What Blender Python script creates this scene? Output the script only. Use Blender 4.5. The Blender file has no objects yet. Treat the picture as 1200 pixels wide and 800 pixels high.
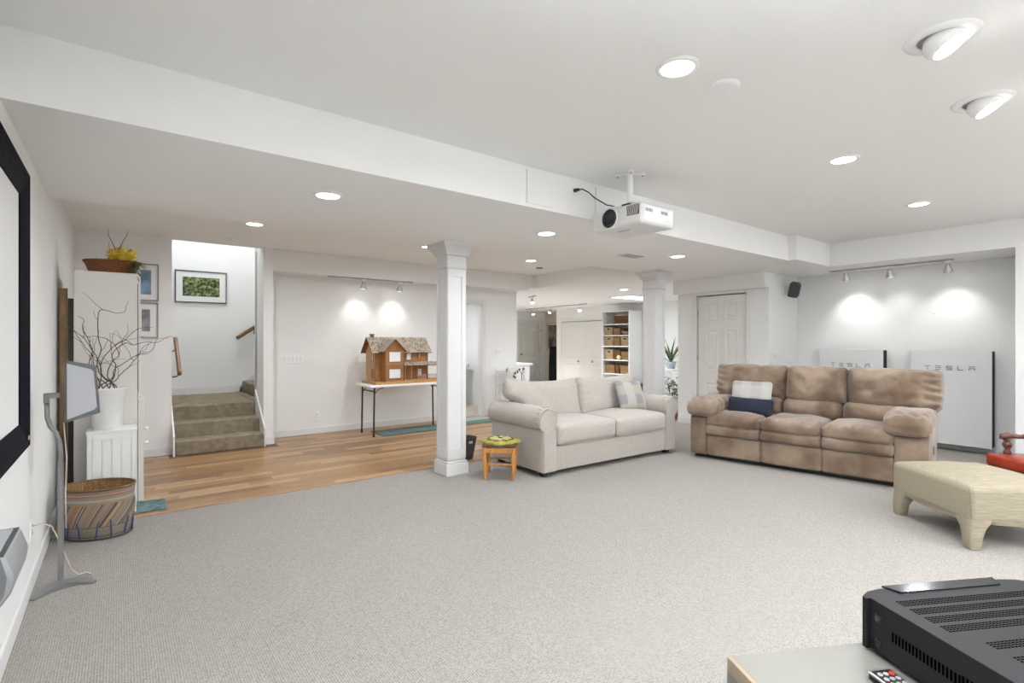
import bpy, bmesh, math, random
from mathutils import Vector, Matrix, noise
random.seed(7)
PI = math.pi
COL = bpy.context.scene.collection
SC = bpy.context.scene
R = math.radians

# ------------------------------------------------------------------ camera
EYE = 1.36
YAW = math.atan(460 / 600)
cd = bpy.data.cameras.new('camera'); cd.lens = 18; cd.sensor_width = 36; cd.clip_start = 0.02
cam = bpy.data.objects.new('camera', cd); COL.objects.link(cam)
cam.location = (0, 0, EYE); cam.rotation_euler = (PI / 2, 0, -YAW)
SC.camera = cam
# ------------------------------------------------------------------ world and exposure
w = bpy.data.worlds.new('world'); SC.world = w; w.use_nodes = True
w.node_tree.nodes['Background'].inputs[0].default_value = (0.92, 0.96, 1.0, 1)
w.node_tree.nodes['Background'].inputs[1].default_value = 0.9
SC.view_settings.view_transform = 'Standard'
SC.view_settings.look = 'None'
SC.view_settings.gamma = 1
SC.view_settings.exposure = 0.76
P_DOWN = 11.0          # watts per downlight
P_UP = 92.0            # unseen uplighters added behind the camera to brighten the ceiling
P_SPOT = 7.0           # track spots
LAMPC = (0.955, 0.995, 1.05)
ZC, ZS, ZR = 2.66, 2.36, 2.60     # main ceiling, soffit, rear tray ceiling

# ------------------------------------------------------------------ materials
def mat(name, col, rough=0.5, metal=0.0, var=0.0, vscale=8.0, bump=0.0, bscale=60.0, stretch=None, emit=0.0, spec=None, sheen=0.0, trans=0.0, col2=None, detail=3.0):
    m = bpy.data.materials.new(name); m.use_nodes = True
    nt = m.node_tree; b = nt.nodes['Principled BSDF']
    b.inputs['Base Color'].default_value = (*col, 1); b.inputs['Roughness'].default_value = rough; b.inputs['Metallic'].default_value = metal
    if spec is not None: b.inputs['Specular IOR Level'].default_value = spec
    if sheen: b.inputs['Sheen Weight'].default_value = sheen
    if trans: b.inputs['Transmission Weight'].default_value = trans
    if emit:
        b.inputs['Emission Color'].default_value = (*col, 1); b.inputs['Emission Strength'].default_value = emit
    tc = nt.nodes.new('ShaderNodeTexCoord'); mp = nt.nodes.new('ShaderNodeMapping')
    nt.links.new(tc.outputs['Object'], mp.inputs[0])
    if stretch: mp.inputs['Scale'].default_value = stretch
    if var or col2:
        n = nt.nodes.new('ShaderNodeTexNoise'); n.inputs['Scale'].default_value = vscale; n.inputs['Detail'].default_value = detail
        nt.links.new(mp.outputs[0], n.inputs['Vector'])
        cr = nt.nodes.new('ShaderNodeValToRGB')
        a = tuple(max(0, c * (1 - var)) for c in col); bb = tuple(min(1, c * (1 + var)) for c in col)
        if col2: a, bb = col, col2
        cr.color_ramp.elements[0].position = 0.35; cr.color_ramp.elements[1].position = 0.65
        cr.color_ramp.elements[0].color = (*a, 1); cr.color_ramp.elements[1].color = (*bb, 1)
        nt.links.new(n.outputs[0], cr.inputs[0]); nt.links.new(cr.outputs[0], b.inputs['Base Color'])
    if bump:
        n2 = nt.nodes.new('ShaderNodeTexNoise'); n2.inputs['Scale'].default_value = bscale; n2.inputs['Detail'].default_value = 4
        nt.links.new(mp.outputs[0], n2.inputs['Vector'])
        bp = nt.nodes.new('ShaderNodeBump'); bp.inputs['Strength'].default_value = bump; bp.inputs['Distance'].default_value = 0.01
        nt.links.new(n2.outputs[0], bp.inputs['Height']); nt.links.new(bp.outputs[0], b.inputs['Normal'])
    return m

WALL = mat('wall_paint', (0.87, 0.868, 0.852), 0.75, bump=0.02, bscale=180)
CEIL = mat('ceiling_paint', (0.93, 0.928, 0.912), 0.85, bump=0.02, bscale=200)
TRIM = mat('trim_paint', (0.80, 0.80, 0.79), 0.42)
DOORM = mat('door_paint', (0.78, 0.77, 0.72), 0.45)
WHITE = mat('white_enamel', (0.82, 0.82, 0.80), 0.4)
WHITEB = mat('white_plastic', (0.92, 0.92, 0.91), 0.35)
LAMP = mat('lamp_lens', (1.0, 0.98, 0.94), 0.5, emit=9.0)
BLACK = mat('black_plastic', (0.012, 0.012, 0.013), 0.35)
DARKG = mat('dark_grey_plastic', (0.07, 0.075, 0.085), 0.5)
GREY = mat('silver_grey_plastic', (0.30, 0.31, 0.32), 0.35, metal=0.3)
STEEL = mat('brushed_steel', (0.45, 0.45, 0.44), 0.32, metal=0.9)
BRASSD = mat('dark_bronze', (0.09, 0.075, 0.06), 0.4, metal=0.8)
OAK = mat('handrail_wood', (0.19, 0.095, 0.035), 0.4, var=0.25, vscale=6, stretch=(10, 10, 2))

def carpet_mat():
    m = bpy.data.materials.new('berber_carpet'); m.use_nodes = True; nt = m.node_tree; b = nt.nodes['Principled BSDF']
    b.inputs['Roughness'].default_value = 0.95; b.inputs['Specular IOR Level'].default_value = 0.1
    tc = nt.nodes.new('ShaderNodeTexCoord'); mp = nt.nodes.new('ShaderNodeMapping'); nt.links.new(tc.outputs['Object'], mp.inputs[0])
    mp.inputs['Scale'].default_value = (100, 125, 1); mp.inputs['Rotation'].default_value = (0, 0, 0.0)
    v = nt.nodes.new('ShaderNodeTexVoronoi'); v.inputs['Scale'].default_value = 1.0; v.inputs['Randomness'].default_value = 0.28
    nt.links.new(mp.outputs[0], v.inputs['Vector'])
    cr = nt.nodes.new('ShaderNodeValToRGB')
    cr.color_ramp.elements[0].position = 0.15; cr.color_ramp.elements[0].color = (0.46, 0.432, 0.402, 1)
    cr.color_ramp.elements[1].position = 0.75; cr.color_ramp.elements[1].color = (0.205, 0.187, 0.166, 1)
    nt.links.new(v.outputs['Distance'], cr.inputs[0])
    mx = nt.nodes.new('ShaderNodeMix'); mx.data_type = 'RGBA'; mx.blend_type = 'MULTIPLY'; mx.inputs[0].default_value = 1
    bw = nt.nodes.new('ShaderNodeValToRGB'); bw.color_ramp.elements[0].color = (0.88, 0.875, 0.87, 1); bw.color_ramp.elements[1].color = (1, 1, 1, 1)
    bw.color_ramp.elements[0].position = 0.1; bw.color_ramp.elements[1].position = 0.6
    sep = nt.nodes.new('ShaderNodeSeparateColor'); nt.links.new(v.outputs['Color'], sep.inputs[0]); nt.links.new(sep.outputs[0], bw.inputs[0])
    nt.links.new(cr.outputs[0], mx.inputs[6]); nt.links.new(bw.outputs[0], mx.inputs[7])
    nt.links.new(mx.outputs[2], b.inputs['Base Color'])
    bp = nt.nodes.new('ShaderNodeBump'); bp.invert = True; bp.inputs['Strength'].default_value = 0.5; bp.inputs['Distance'].default_value = 0.006
    nt.links.new(v.outputs['Distance'], bp.inputs['Height']); nt.links.new(bp.outputs[0], b.inputs['Normal'])
    return m
CARPET = carpet_mat()
STAIRC = mat('stair_carpet', (0.215, 0.175, 0.12), 0.95, bump=0.35, bscale=90, col2=(0.31, 0.26, 0.19), vscale=14, spec=0.1)
TILE = mat('bath_tile', (0.55, 0.48, 0.38), 0.5, var=0.1, vscale=5)

def plank_mat(i):
    base = [(0.34, 0.195, 0.082), (0.41, 0.245, 0.112), (0.24, 0.125, 0.050), (0.45, 0.28, 0.135), (0.31, 0.175, 0.078)][i]
    return mat('oak_laminate', base, 0.32, var=0.17, vscale=5, stretch=(2, 22, 1), detail=5)
PLANKS = [plank_mat(i) for i in range(5)]

# ------------------------------------------------------------------ mesh helpers
def B(): return bmesh.new()
def box(bm, x0, x1, y0, y1, z0, z1, bev=0.0, M=None):
    vs = [bm.verts.new(Vector((x, y, z))) for x in (x0, x1) for y in (y0, y1) for z in (z0, z1)]
    fs = [bm.faces.new([vs[i] for i in f]) for f in ((0, 1, 3, 2), (4, 6, 7, 5), (0, 4, 5, 1), (2, 3, 7, 6), (0, 2, 6, 4), (1, 5, 7, 3))]
    if bev > 0:
        es = list({e for f in fs for e in f.edges})
        r = bmesh.ops.bevel(bm, geom=es, offset=bev, segments=2, profile=0.5, affect='EDGES')
        vs = list({v for f in r['faces'] for v in f.verts} | {v for v in vs if v.is_valid})
    if M is not None:
        for v in vs: v.co = M @ v.co
    return vs
def tube(bm, pts, r, seg=10, cap=True):
    pts = [Vector(p) for p in pts]; n = len(pts); rings = []
    rr = r if isinstance(r, (list, tuple)) else [r] * n
    t0 = (pts[1] - pts[0]).normalized(); up = Vector((0, 0, 1)) if abs(t0.z) < 0.9 else Vector((1, 0, 0))
    nx = t0.cross(up).normalized()
    for i, p in enumerate(pts):
        t = (pts[min(i + 1, n - 1)] - pts[max(i - 1, 0)]).normalized()
        nx = (nx - t * nx.dot(t)).normalized(); ny = t.cross(nx)
        rings.append([bm.verts.new(p + (nx * math.cos(a) + ny * math.sin(a)) * rr[i]) for a in [2 * PI * k / seg for k in range(seg)]])
    for a, b in zip(rings, rings[1:]):
        for k in range(seg): bm.faces.new((a[k], a[(k + 1) % seg], b[(k + 1) % seg], b[k]))
    if cap:
        bm.faces.new(list(reversed(rings[0]))); bm.faces.new(rings[-1])
def lathe(bm, prof, seg=24, c=(0, 0, 0), sx=1, sy=1, cap=True, M=None):
    c = Vector(c); rings = []
    for r, z in prof:
        ring = [bm.verts.new(c + Vector((r * sx * math.cos(2 * PI * k / seg), r * sy * math.sin(2 * PI * k / seg), z))) for k in range(seg)]
        rings.append(ring)
    for a, b in zip(rings, rings[1:]):
        for k in range(seg): bm.faces.new((a[k], a[(k + 1) % seg], b[(k + 1) % seg], b[k]))
    if cap:
        bm.faces.new(list(reversed(rings[0]))); bm.faces.new(rings[-1])
    if M is not None:
        for rg in rings:
            for v in rg: v.co = M @ v.co
def rbox(bm, cx, cy, cz, sx, sy, sz, r, k=3, m=(6, 4, 2), f=None, M=None):
    """rounded box with interior divisions; f(p, (a,b,c)) deforms, a,b,c in -1..1"""
    hs = (sx / 2, sy / 2, sz / 2); r = min(r, *[h * 0.999 for h in hs]); ax = []
    for h, mm in zip(hs, m):
        c = h - r
        left = [-h + r * (1 - math.tan(PI / 4 * (1 - i / k))) for i in range(k)]
        mid = [-c + 2 * c * i / mm for i in range(mm + 1)]
        ax.append(left + mid + [-a for a in reversed(left)])
    V = {}
    X, Y, Z = ax; nx, ny, nz = len(X) - 1, len(Y) - 1, len(Z) - 1
    def vert(i, j, l):
        key = (i, j, l)
        if key not in V:
            p = Vector((X[i], Y[j], Z[l]))
            core = Vector([max(-(h - r), min(h - r, q)) for h, q in zip(hs, p)])
            dd = p - core
            if dd.length > 1e-9: p = core + dd.normalized() * r
            q = Vector((cx, cy, cz)) + p
            if f: q = f(q, (p.x / hs[0], p.y / hs[1], p.z / hs[2]))
            if M is not None: q = M @ q
            V[key] = bm.verts.new(q)
        return V[key]
    for i in range(nx):
        for j in range(ny):
            bm.faces.new((vert(i, j, 0), vert(i, j + 1, 0), vert(i + 1, j + 1, 0), vert(i + 1, j, 0)))
            bm.faces.new((vert(i, j, nz), vert(i + 1, j, nz), vert(i + 1, j + 1, nz), vert(i, j + 1, nz)))
    for i in range(nx):
        for l in range(nz):
            bm.faces.new((vert(i, 0, l), vert(i + 1, 0, l), vert(i + 1, 0, l + 1), vert(i, 0, l + 1)))
            bm.faces.new((vert(i, ny, l), vert(i, ny, l + 1), vert(i + 1, ny, l + 1), vert(i + 1, ny, l)))
    for j in range(ny):
        for l in range(nz):
            bm.faces.new((vert(0, j, l), vert(0, j, l + 1), vert(0, j + 1, l + 1), vert(0, j + 1, l)))
            bm.faces.new((vert(nx, j, l), vert(nx, j + 1, l), vert(nx, j + 1, l + 1), vert(nx, j, l + 1)))
def prism(bm, poly, a0, a1, axis='x'):
    """extrude polygon (list of 2D points) along axis"""
    def P(u, v, a): return {'x': (a, u, v), 'y': (u, a, v), 'z': (u, v, a)}[axis]
    A = [bm.verts.new(P(u, v, a0)) for u, v in poly]; C = [bm.verts.new(P(u, v, a1)) for u, v in poly]; n = len(poly)
    bm.faces.new(A); bm.faces.new(list(reversed(C)))
    for i in range(n): bm.faces.new((A[i], C[i], C[(i + 1) % n], A[(i + 1) % n]))
def obj(name, bm, m, parent=None, smooth=False, loc=None, rot=None):
    bmesh.ops.recalc_face_normals(bm, faces=bm.faces)
    me = bpy.data.meshes.new(name); bm.to_mesh(me); bm.free()
    if smooth:
        for p in me.polygons: p.use_smooth = True
    me.materials.append(m)
    o = bpy.data.objects.new(name, me); COL.objects.link(o)
    if smooth == 'auto':
        me.set_sharp_from_angle(angle=R(40))
    if parent: o.parent = parent
    if loc: o.location = loc
    if rot: o.rotation_euler = rot
    return o
def tag(o, label=None, cat=None, group=None, kind=None):
    if label: o['label'] = label
    if cat: o['category'] = cat
    if group: o['group'] = group
    if kind: o['kind'] = kind
    return o
def thing(name, label, cat, loc=(0, 0, 0), rz=0, group=None):
    o = bpy.data.objects.new(name, None); COL.objects.link(o); o.empty_display_size = 0.1
    o.location = loc; o.rotation_euler = (0, 0, rz)
    return tag(o, label, cat, group)
def struct(name, bm, m, parent=None, **k):
    o = obj(name, bm, m, parent, **k)
    if not parent: o['kind'] = 'structure'
    return o
def sbox(name, x0, x1, y0, y1, z0, z1, m, parent=None, bev=0):
    b = B(); box(b, x0, x1, y0, y1, z0, z1, bev); return struct(name, b, m, parent)
def copy_tree(o, parent=None):
    c = o.copy(); COL.objects.link(c)
    if parent: c.parent = parent
    for ch in list(o.children): copy_tree(ch, c)
    return c
def bx(name, m, parent, x0, x1, y0, y1, z0, z1, bev=0.0):
    b = B(); box(b, x0, x1, y0, y1, z0, z1, bev); return obj(name, b, m, parent)
def nz(p, s, seed=0): return noise.noise(Vector((p[0] * s + seed, p[1] * s - seed, p[2] * s + seed * 2)))
def area(parent, power, size, loc, rot=(0, 0, 0), spread=PI, col=LAMPC):
    l = bpy.data.lights.new('bulb', 'AREA'); l.shape = 'DISK'; l.size = size; l.energy = power; l.color = col; l.spread = spread
    o = bpy.data.objects.new('bulb', l); COL.objects.link(o); o.location = loc; o.rotation_euler = rot; o.parent = parent
    return o
def aim(v):   # rotation that points local -Z along v
    return Vector(v).to_track_quat('-Z', 'Y').to_euler()

# ================================================================== STRUCTURE
YB = -3.2        # wall behind the camera
XL, XR = -0.39, 8.38
sbox('floor', XL - 0.1, 12.0, YB - 0.1, 14.0, -0.1, 0.0, CARPET)
sbox('ceiling', XL - 0.1, 7.53, YB - 0.1, 2.94, ZC, ZC + 0.12, CEIL)
sbox('ceiling', XL - 0.1, 6.54, 2.94, 4.77, ZS, ZC + 0.12, CEIL)
sbox('ceiling', 6.54, 7.53, 2.84, 4.77, ZS, ZC + 0.12, CEIL)
sbox('ceiling', 7.53, 8.5, YB, 3.62, ZS, ZC + 0.12, CEIL)
sbox('ceiling', 7.53, 12.0, 3.62, 4.77, ZS, ZC + 0.12, CEIL)
sbox('wall_hall', 8.38, 8.5, 3.74, 5.02, 0, ZS, WALL)
sbox('ceiling', 6.2, 12.0, 4.77, 14.0, ZS, ZC + 0.12, CEIL)
sbox('ceiling', 6.05, 6.2, 7.40, 14.0, ZS, ZC + 0.12, CEIL)
sbox('ceiling', XL - 0.1, 6.2, 4.77, 7.40, ZR, ZR + 0.12, CEIL)
sbox('wall_left', XL - 0.12, XL, YB - 0.1, 7.5, 0, ZC + 0.1, WALL)
# wall behind the camera with a wide glazed opening, added to let daylight in
for n, a in enumerate([(XL, 1.2, 0, ZC), (5.2, XR, 0, ZC), (1.2, 5.2, 0, 0.55), (1.2, 5.2, 2.15, ZC)]):
    sbox('wall_back', a[0], a[1], YB - 0.12, YB, a[2], a[3], WALL)
fr = B()
for x in (1.2, 2.5, 3.83, 5.15): box(fr, x, x + 0.05, YB - 0.09, YB - 0.03, 0.55, 2.15)
for z in (0.55, 2.10): box(fr, 1.2, 5.2, YB - 0.09, YB - 0.03, z, z + 0.05)
struct('added_window_1', fr, TRIM)
sbox('wall_right', XR, XR + 0.12, YB, 3.74, 0, ZC, WALL)
sbox('wall_right', 7.53, XR, YB, 1.06, 0, ZS, WALL)            # projecting wing
sbox('wall_right', 7.46, XR, 3.62, 3.74, 0, ZS, WALL)          # short wall with the speaker
# wall with the six panel door (door opening Y 3.96..4.77)
sbox('wall_hall', 7.46, 7.58, 3.74, 3.95, 0, ZS, WALL)
sbox('wall_hall', 7.46, 7.58, 4.78, 5.14, 0, ZS, WALL)
sbox('wall_hall', 7.46, 7.58, 3.95, 4.78, 2.10, ZS, WALL)
sbox('wall_hall', 7.58, 10.75, 5.02, 5.14, 0, ZS, WALL)
sbox('trim_1', 7.33, 7.47, 3.615, 5.14, 2.14, ZS, WALL)
# far side
sbox('wall_far', 10.75, 10.87, 5.14, 9.45, 0, ZS, WALL)
sbox('wall_far', 10.75, 10.87, 11.55, 11.75, 0, ZS, WALL)
sbox('wall_far', 10.75, 10.87, 9.45, 11.55, 1.97, ZS, WALL)
sbox('wall_far', 10.95, 11.00, 9.4, 11.6, 0, ZS, WALL)
sbox('wall_far', 10.87, 11.7, 11.65, 11.75, 0, ZS, WALL)
sbox('wall_far', 11.7, 11.82, 11.65, 13.5, 0, ZS, mat('tan_wall_paint', (0.66, 0.58, 0.47), 0.7))
sbox('wall_far', 6.05, 10.58, 13.4, 13.5, 0, ZS, WALL)
sbox('wall_far', 11.52, 11.7, 13.4, 13.5, 0, ZS, WALL)
sbox('wall_far', 10.58, 11.52, 13.4, 13.5, 2.03, ZS, WALL)
sbox('wall_far', 10.4, 11.75, 13.62, 13.7, 0, ZS, WALL)
# wall behind the doll house, with the bathroom doorway X 4.45..5.24
sbox('wall_rear', 1.50, 4.45, 7.75, 7.87, 0, ZR, WALL)
sbox('wall_rear', 5.25, 6.05, 7.75, 7.87, 0, ZR, WALL)
sbox('wall_rear', 4.45, 5.25, 7.75, 7.87, 2.04, ZR, WALL)
sbox('wall_rear', 5.93, 6.05, 7.87, 13.4, 0, ZR, WALL)
sbox('trim_2', 1.62, 6.05, 7.40, 7.75, 2.31, ZR + 0.05, WALL)   # beam above the doll house
sbox('wall_rear', 1.50, 1.62, 7.32, 7.80, 0, ZR, WALL)
sbox('wall_rear', 1.50, 1.62, 7.40, 7.79, ZR, 4.9, WALL)         # pilaster beside the stairs
sbox('wall_rear', 1.50, 3.9, 7.79, 7.88, ZR, 4.9, WALL)
# bathroom
sbox('wall_bath', 3.5, 5.93, 10.0, 10.1, 0, ZR, WALL)
sbox('wall_bath', 3.4, 3.5, 7.87, 10.1, 0, ZR, WALL)
sbox('ceiling', 3.4, 5.95, 7.87, 10.1, ZS, ZS + 0.1, CEIL)
sbox('floor', 3.5, 5.93, 7.80, 10.0, 0.0, 0.008, TILE)
# stair well
sbox('wall_stair', XL, 0.50, 7.37, 7.47, 0, ZR, WALL)
sbox('wall_stair', 0.40, 0.50, 7.47, 9.45, 0, 4.9, WALL)
sbox('wall_stair', 0.40, 3.9, 9.35, 9.45, 0, 4.9, WALL)
sbox('wall_stair', 0.40, 1.50, 7.40, 7.47, ZR, 4.9, WALL)
sbox('wall_stair', 3.8, 3.9, 7.87, 9.35, 1.0, 4.9, WALL)
sbox('ceiling', 0.3, 4.0, 7.3, 9.5, 4.9, 5.0, CEIL)
# skirting boards
def skirt(n, x0, x1, y0, y1):
    sbox('baseboard_' + n, x0, x1, y0, y1, 0.0, 0.095, TRIM, bev=0.003)
skirt('left', XL, XL + 0.014, YB, 7.37)
skirt('stair', XL + 0.014, 0.50, 7.356, 7.37)
skirt('rear', 1.62, 4.36, 7.736, 7.75)
skirt('rear', 5.34, 6.05, 7.736, 7.75)
skirt('pilaster', 1.535, 1.634, 7.306, 7.32)
skirt('pilaster', 1.62, 1.634, 7.32, 7.736)
skirt('right', XR - 0.014, XR, 1.06, 3.62)
skirt('right', 7.46, XR - 0.014, 3.606, 3.62)
skirt('right', 7.516, 7.53, YB, 1.06)
skirt('hall', 7.446, 7.46, 3.606, 3.87)
skirt('hall', 7.446, 7.46, 4.86, 5.14)

# laminate floor: every strip its own plank
lam = sbox('laminate_floor', XL + 0.0142, 6.2, 4.90, 7.7355, 0.0, 0.004, mat('joint_dark', (0.16, 0.09, 0.045), 0.6))
pw = 0.1085; y = 4.905; row = 0
pcount = 0
meshes = {}
stair_x = (0.46, 1.62)
while y + pw <= 7.7355:
    x = XL + 0.016 - random.uniform(0, 0.7)
    while x < 6.19:
        L = random.choice([0.7, 0.85, 1.0, 1.2]); x0 = max(x, XL + 0.016); x1 = min(x + L, 6.19); x += L
        y1 = y + pw
        segs = [(x0, x1)]
        if y1 > 7.16:     # stop short of the stairs, stub wall and pilaster
            segs = []
            if y1 <= 7.35 and x0 < stair_x[0]: segs.append((x0, min(x1, stair_x[0])))
            if x1 > 1.64: segs.append((max(x0, 1.64), x1))
            elif False: pass
        for a, c in segs:
            if c - a < 0.03: continue
            key = (round(c - a, 3), random.randrange(5))
            if key not in meshes:
                b = B(); box(b, 0, key[0] - 0.0015, 0, pw - 0.0022, 0, 0.004); 
                o = obj('plank', b, PLANKS[key[1]], lam); meshes[key] = o.data
            else:
                o = bpy.data.objects.new('plank', meshes[key]); COL.objects.link(o); o.parent = lam
            o.location = (a, y, 0.0042 + random.uniform(0, 0.0004)); pcount += 1
    y += pw; row += 1
b = B(); box(b, XL + 0.015, 6.2, 4.885, 4.905, 0.0, 0.009, 0.002); struct('trim_3', b, mat('threshold', (0.42, 0.25, 0.13), 0.4))

# stairs
st = thing('staircase', 'carpeted taupe stairs rising to a landing left of the doll house', 'stairs', (0.5, 7.2, 0)); st['kind'] = 'structure'
def step(x0, x1, y0, y1, z0, z1, axis='y'):
    b = B()
    rbox(b, (x0 + x1) / 2, (y0 + y1) / 2, (z0 + z1) / 2, x1 - x0, y1 - y0, z1 - z0, 0.022, k=3, m=(8, 2, 1))
    return obj('step', b, STAIRC, st, smooth='auto')
step(0.02, 0.985, 0.0, 0.33, 0, 0.18)
step(0.02, 0.985, 0.27, 0.60, 0, 0.36)
step(0.02, 0.985, 0.54, 0.70, 0, 0.54)
b = B(); rbox(b, 0.50, 1.385, 0.46, 0.98, 1.51, 0.16, 0.02, k=3, m=(8, 4, 1)); obj('landing', b, STAIRC, st, smooth='auto')
b = B(); box(b, 0.99, 1.12, 0.70, 2.13, 0.38, 0.54); obj('landing', b, STAIRC, st)
for k in range(5):
    b = B(); rbox(b, 1.09 + 0.27 * k + 0.16, 1.405, 0.54 + 0.09 * (k + 1), 0.32, 1.44, 0.18 * (k + 1), 0.022, k=3, m=(2, 4, 1)); obj('step', b, STAIRC, st, smooth='auto')
def skirt_prof(name, poly, x0, x1, axis='x'):
    b = B(); prism(b, poly, x0, x1, axis); return obj(name, b, TRIM, st)
pr = [(-0.02, 0), (0.56, 0.54), (0.56, 0.74), (0.50, 0.72), (-0.02, 0.27)]
skirt_prof('skirt_board', [(-0.02, 0), (0.56, 0.0), (0.56, 0.70), (-0.02, 0.24)], 0.0, 0.018)
skirt_prof('skirt_board', [(-0.02, 0), (0.56, 0.0), (0.56, 0.70), (-0.02, 0.24)], 0.982, 0.998)
b = B(); box(b, 0.02, 1.09, 2.13, 2.145, 0.54, 0.64); obj('skirt_board', b, TRIM, st)
b = B(); prism(b, [(1.05, 0.54), (1.09, 0.70), (2.45, 1.60), (2.45, 0.54)], 2.13, 2.148, 'y'); obj('skirt_board', b, TRIM, st)

# handrails
def rail(label, p0, p1, off, brk):
    t = thing('handrail', label, 'handrail', p0)
    p0 = Vector(p0); d_ = Vector(p1) - p0
    b = B(); q = d_.to_track_quat('X', 'Z').to_matrix().to_4x4()
    rbox(b, d_.length / 2, 0, 0, d_.length, 0.045, 0.06, 0.018, k=2, m=(2, 1, 1), M=q); obj('rail', b, OAK, t, smooth='auto')
    for s_ in brk:
        c = d_ * s_; b = B(); o_ = Vector(off)
        tube(b, [c + Vector((0, 0, -0.03)), c + Vector((0, 0, -0.075)), c + o_ * 0.5 + Vector((0, 0, -0.10)), c + o_ + Vector((0, 0, -0.10))], 0.008, 8)
        obj('bracket', b, BRASSD, t, smooth=True)
rail('wooden handrail on the left wall at the foot of the stairs', (0.57, 7.26, 0.97), (0.57, 7.85, 1.40), (-0.07, 0, 0), (0.15, 0.85))
rail('wooden handrail on the stairwell back wall below the forest picture', (1.50, 9.28, 1.41), (2.9, 9.28, 2.38), (0, 0.07, 0), (0.19, 0.8))

# ------------------------------------------------------------------ columns
COLM = mat('column_paint', (0.70, 0.70, 0.69), 0.5)
def column(x, y, ztop, label):
    t = thing('square_column', label, 'column', (x + 0.105, y + 0.105, 0))
    h = 0.105
    b = B(); box(b, -h, h, -h, h, 0.0, ztop); obj('shaft', b, COLM, t)
    b = B()
    for s_ in range(4):       # raised frame round a sunk panel on each face
        Mx = Matrix.Rotation(s_ * PI / 2, 4, 'Z')
        e = h + 0.008; z0, z1 = 0.16, ztop - 0.26
        for a in ((-h, -h + 0.045, z0, z1), (h - 0.045, h, z0, z1), (-h + 0.045, h - 0.045, z0, z0 + 0.10), (-h + 0.045, h - 0.045, z1 - 0.08, z1)):
            box(b, a[0], a[1], -e, -h + 0.002, a[2], a[3], 0.0, Mx)
    obj('panel_frame', b, COLM, t)
    b = B(); box(b, -0.13, 0.13, -0.13, 0.13, 0, 0.12, 0.004); box(b, -0.12, 0.12, -0.12, 0.12, 0.12, 0.14, 0.006); obj('base', b, COLM, t)
    b = B(); prof = [(0.112, -0.26), (0.122, -0.25), (0.122, -0.235), (0.112, -0.225), (0.112, -0.13), (0.128, -0.12), (0.132, -0.10), (0.150, -0.07), (0.178, -0.04), (0.186, -0.035), (0.186, 0.0)]
    rings = [[b.verts.new((sx * r, sy * r, ztop + z)) for sx, sy in ((-1, -1), (1, -1), (1, 1), (-1, 1))] for r, z in prof]
    for a, c in zip(rings, rings[1:]):
        for k in range(4): b.faces.new((a[k], a[(k + 1) % 4], c[(k + 1) % 4], c[k]))
    b.faces.new(list(reversed(rings[0]))); b.faces.new(rings[-1])
    obj('capital', b, COLM, t)
column(2.63, 4.50, ZS, 'white square panelled column between laminate and carpet beside the stool')
column(6.00, 4.50, ZS, 'white square panelled column behind the grey sofa')

# ------------------------------------------------------------------ doors
def six_panel(name, W, H, m, parent=None, knob=None, rows=((0.16, 0.70), (0.86, 1.52), (1.66, 1.93))):
    """door slab in local x 0..W, front at y=0 facing -y"""
    b = B(); box(b, 0, W, 0.0, 0.035, 0.01, H)
    o = obj(name, b, m, parent)
    k = H / 2.03
    for (z0, z1) in rows:
        for (x0, x1) in ((0.12 * W / 0.76, W / 2 - 0.055), (W / 2 + 0.055, W - 0.12 * W / 0.76)):
            p = B(); a, c = z0 * k, z1 * k
            def ring(i, yy): return [p.verts.new(q) for q in ((x0 + i, yy, a + i), (x1 - i, yy, a + i), (x1 - i, yy, c - i), (x0 + i, yy, c - i))]
            rs = [ring(0, -0.0005), ring(0.004, -0.011), ring(0.016, -0.011), ring(0.03, -0.003), ring(0.05, -0.003), ring(0.07, -0.012)]
            for u_, v_ in zip(rs, rs[1:]):
                for q in range(4): p.faces.new((u_[q], u_[(q + 1) % 4], v_[(q + 1) % 4], v_[q]))
            p.faces.new(rs[-1]); obj('panel', p, m, o)
    if knob is not None:
        p = B(); Mk = Matrix.Translation((knob, -0.0, 0.93)) @ Matrix.Rotation(PI / 2, 4, 'X')
        lathe(p, [(0.028, 0), (0.028, 0.006), (0.012, 0.01), (0.012, 0.03), (0.027, 0.04), (0.03, 0.055), (0.02, 0.068)], 16, M=Mk); obj('knob', p, STEEL, o, smooth=True)
    return o
def casing(name, x0, x1, H, parent=None, w_=0.075, m=TRIM):
    b = B()
    box(b, x0 - w_, x0, -0.018, 0.0, 0, H + w_, 0.004); box(b, x1, x1 + w_, -0.018, 0.0, 0, H + w_, 0.004); box(b, x0, x1, -0.018, 0.0, H, H + w_, 0.004)
    return obj(name, b, m, parent)
# door in hall wall: local x -> -Y, facing -X
d1 = six_panel('door_1', 0.80, 2.08, DOORM); d1['kind'] = 'structure'; d1.location = (7.475, 4.765, 0); d1.rotation_euler = (0, 0, -PI / 2)
c1 = casing('door_casing', -0.015, 0.815, 2.095, d1); c1.location = (0, -0.016, 0)
for z in (0.25, 1.10, 1.82):
    p = B(); tube(p, [(-0.003, -0.008, z - 0.045), (-0.003, -0.008, z + 0.045)], 0.007, 8); obj('hinge', p, STEEL, d1)
# far door
d2 = six_panel('door_2', 0.90, 2.0, DOORM, knob=0.07); d2['kind'] = 'structure'; d2.location = (10.60, 13.43, 0)
c2 = casing('door_casing', -0.02, 0.92, 2.02, d2); c2.location = (0, -0.031, 0)
for z in (0.25, 1.10, 1.75):
    p = B(); tube(p, [(0.905, -0.012, z - 0.05), (0.905, -0.012, z + 0.05)], 0.009, 8); obj('hinge', p, STEEL, d2)
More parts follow.
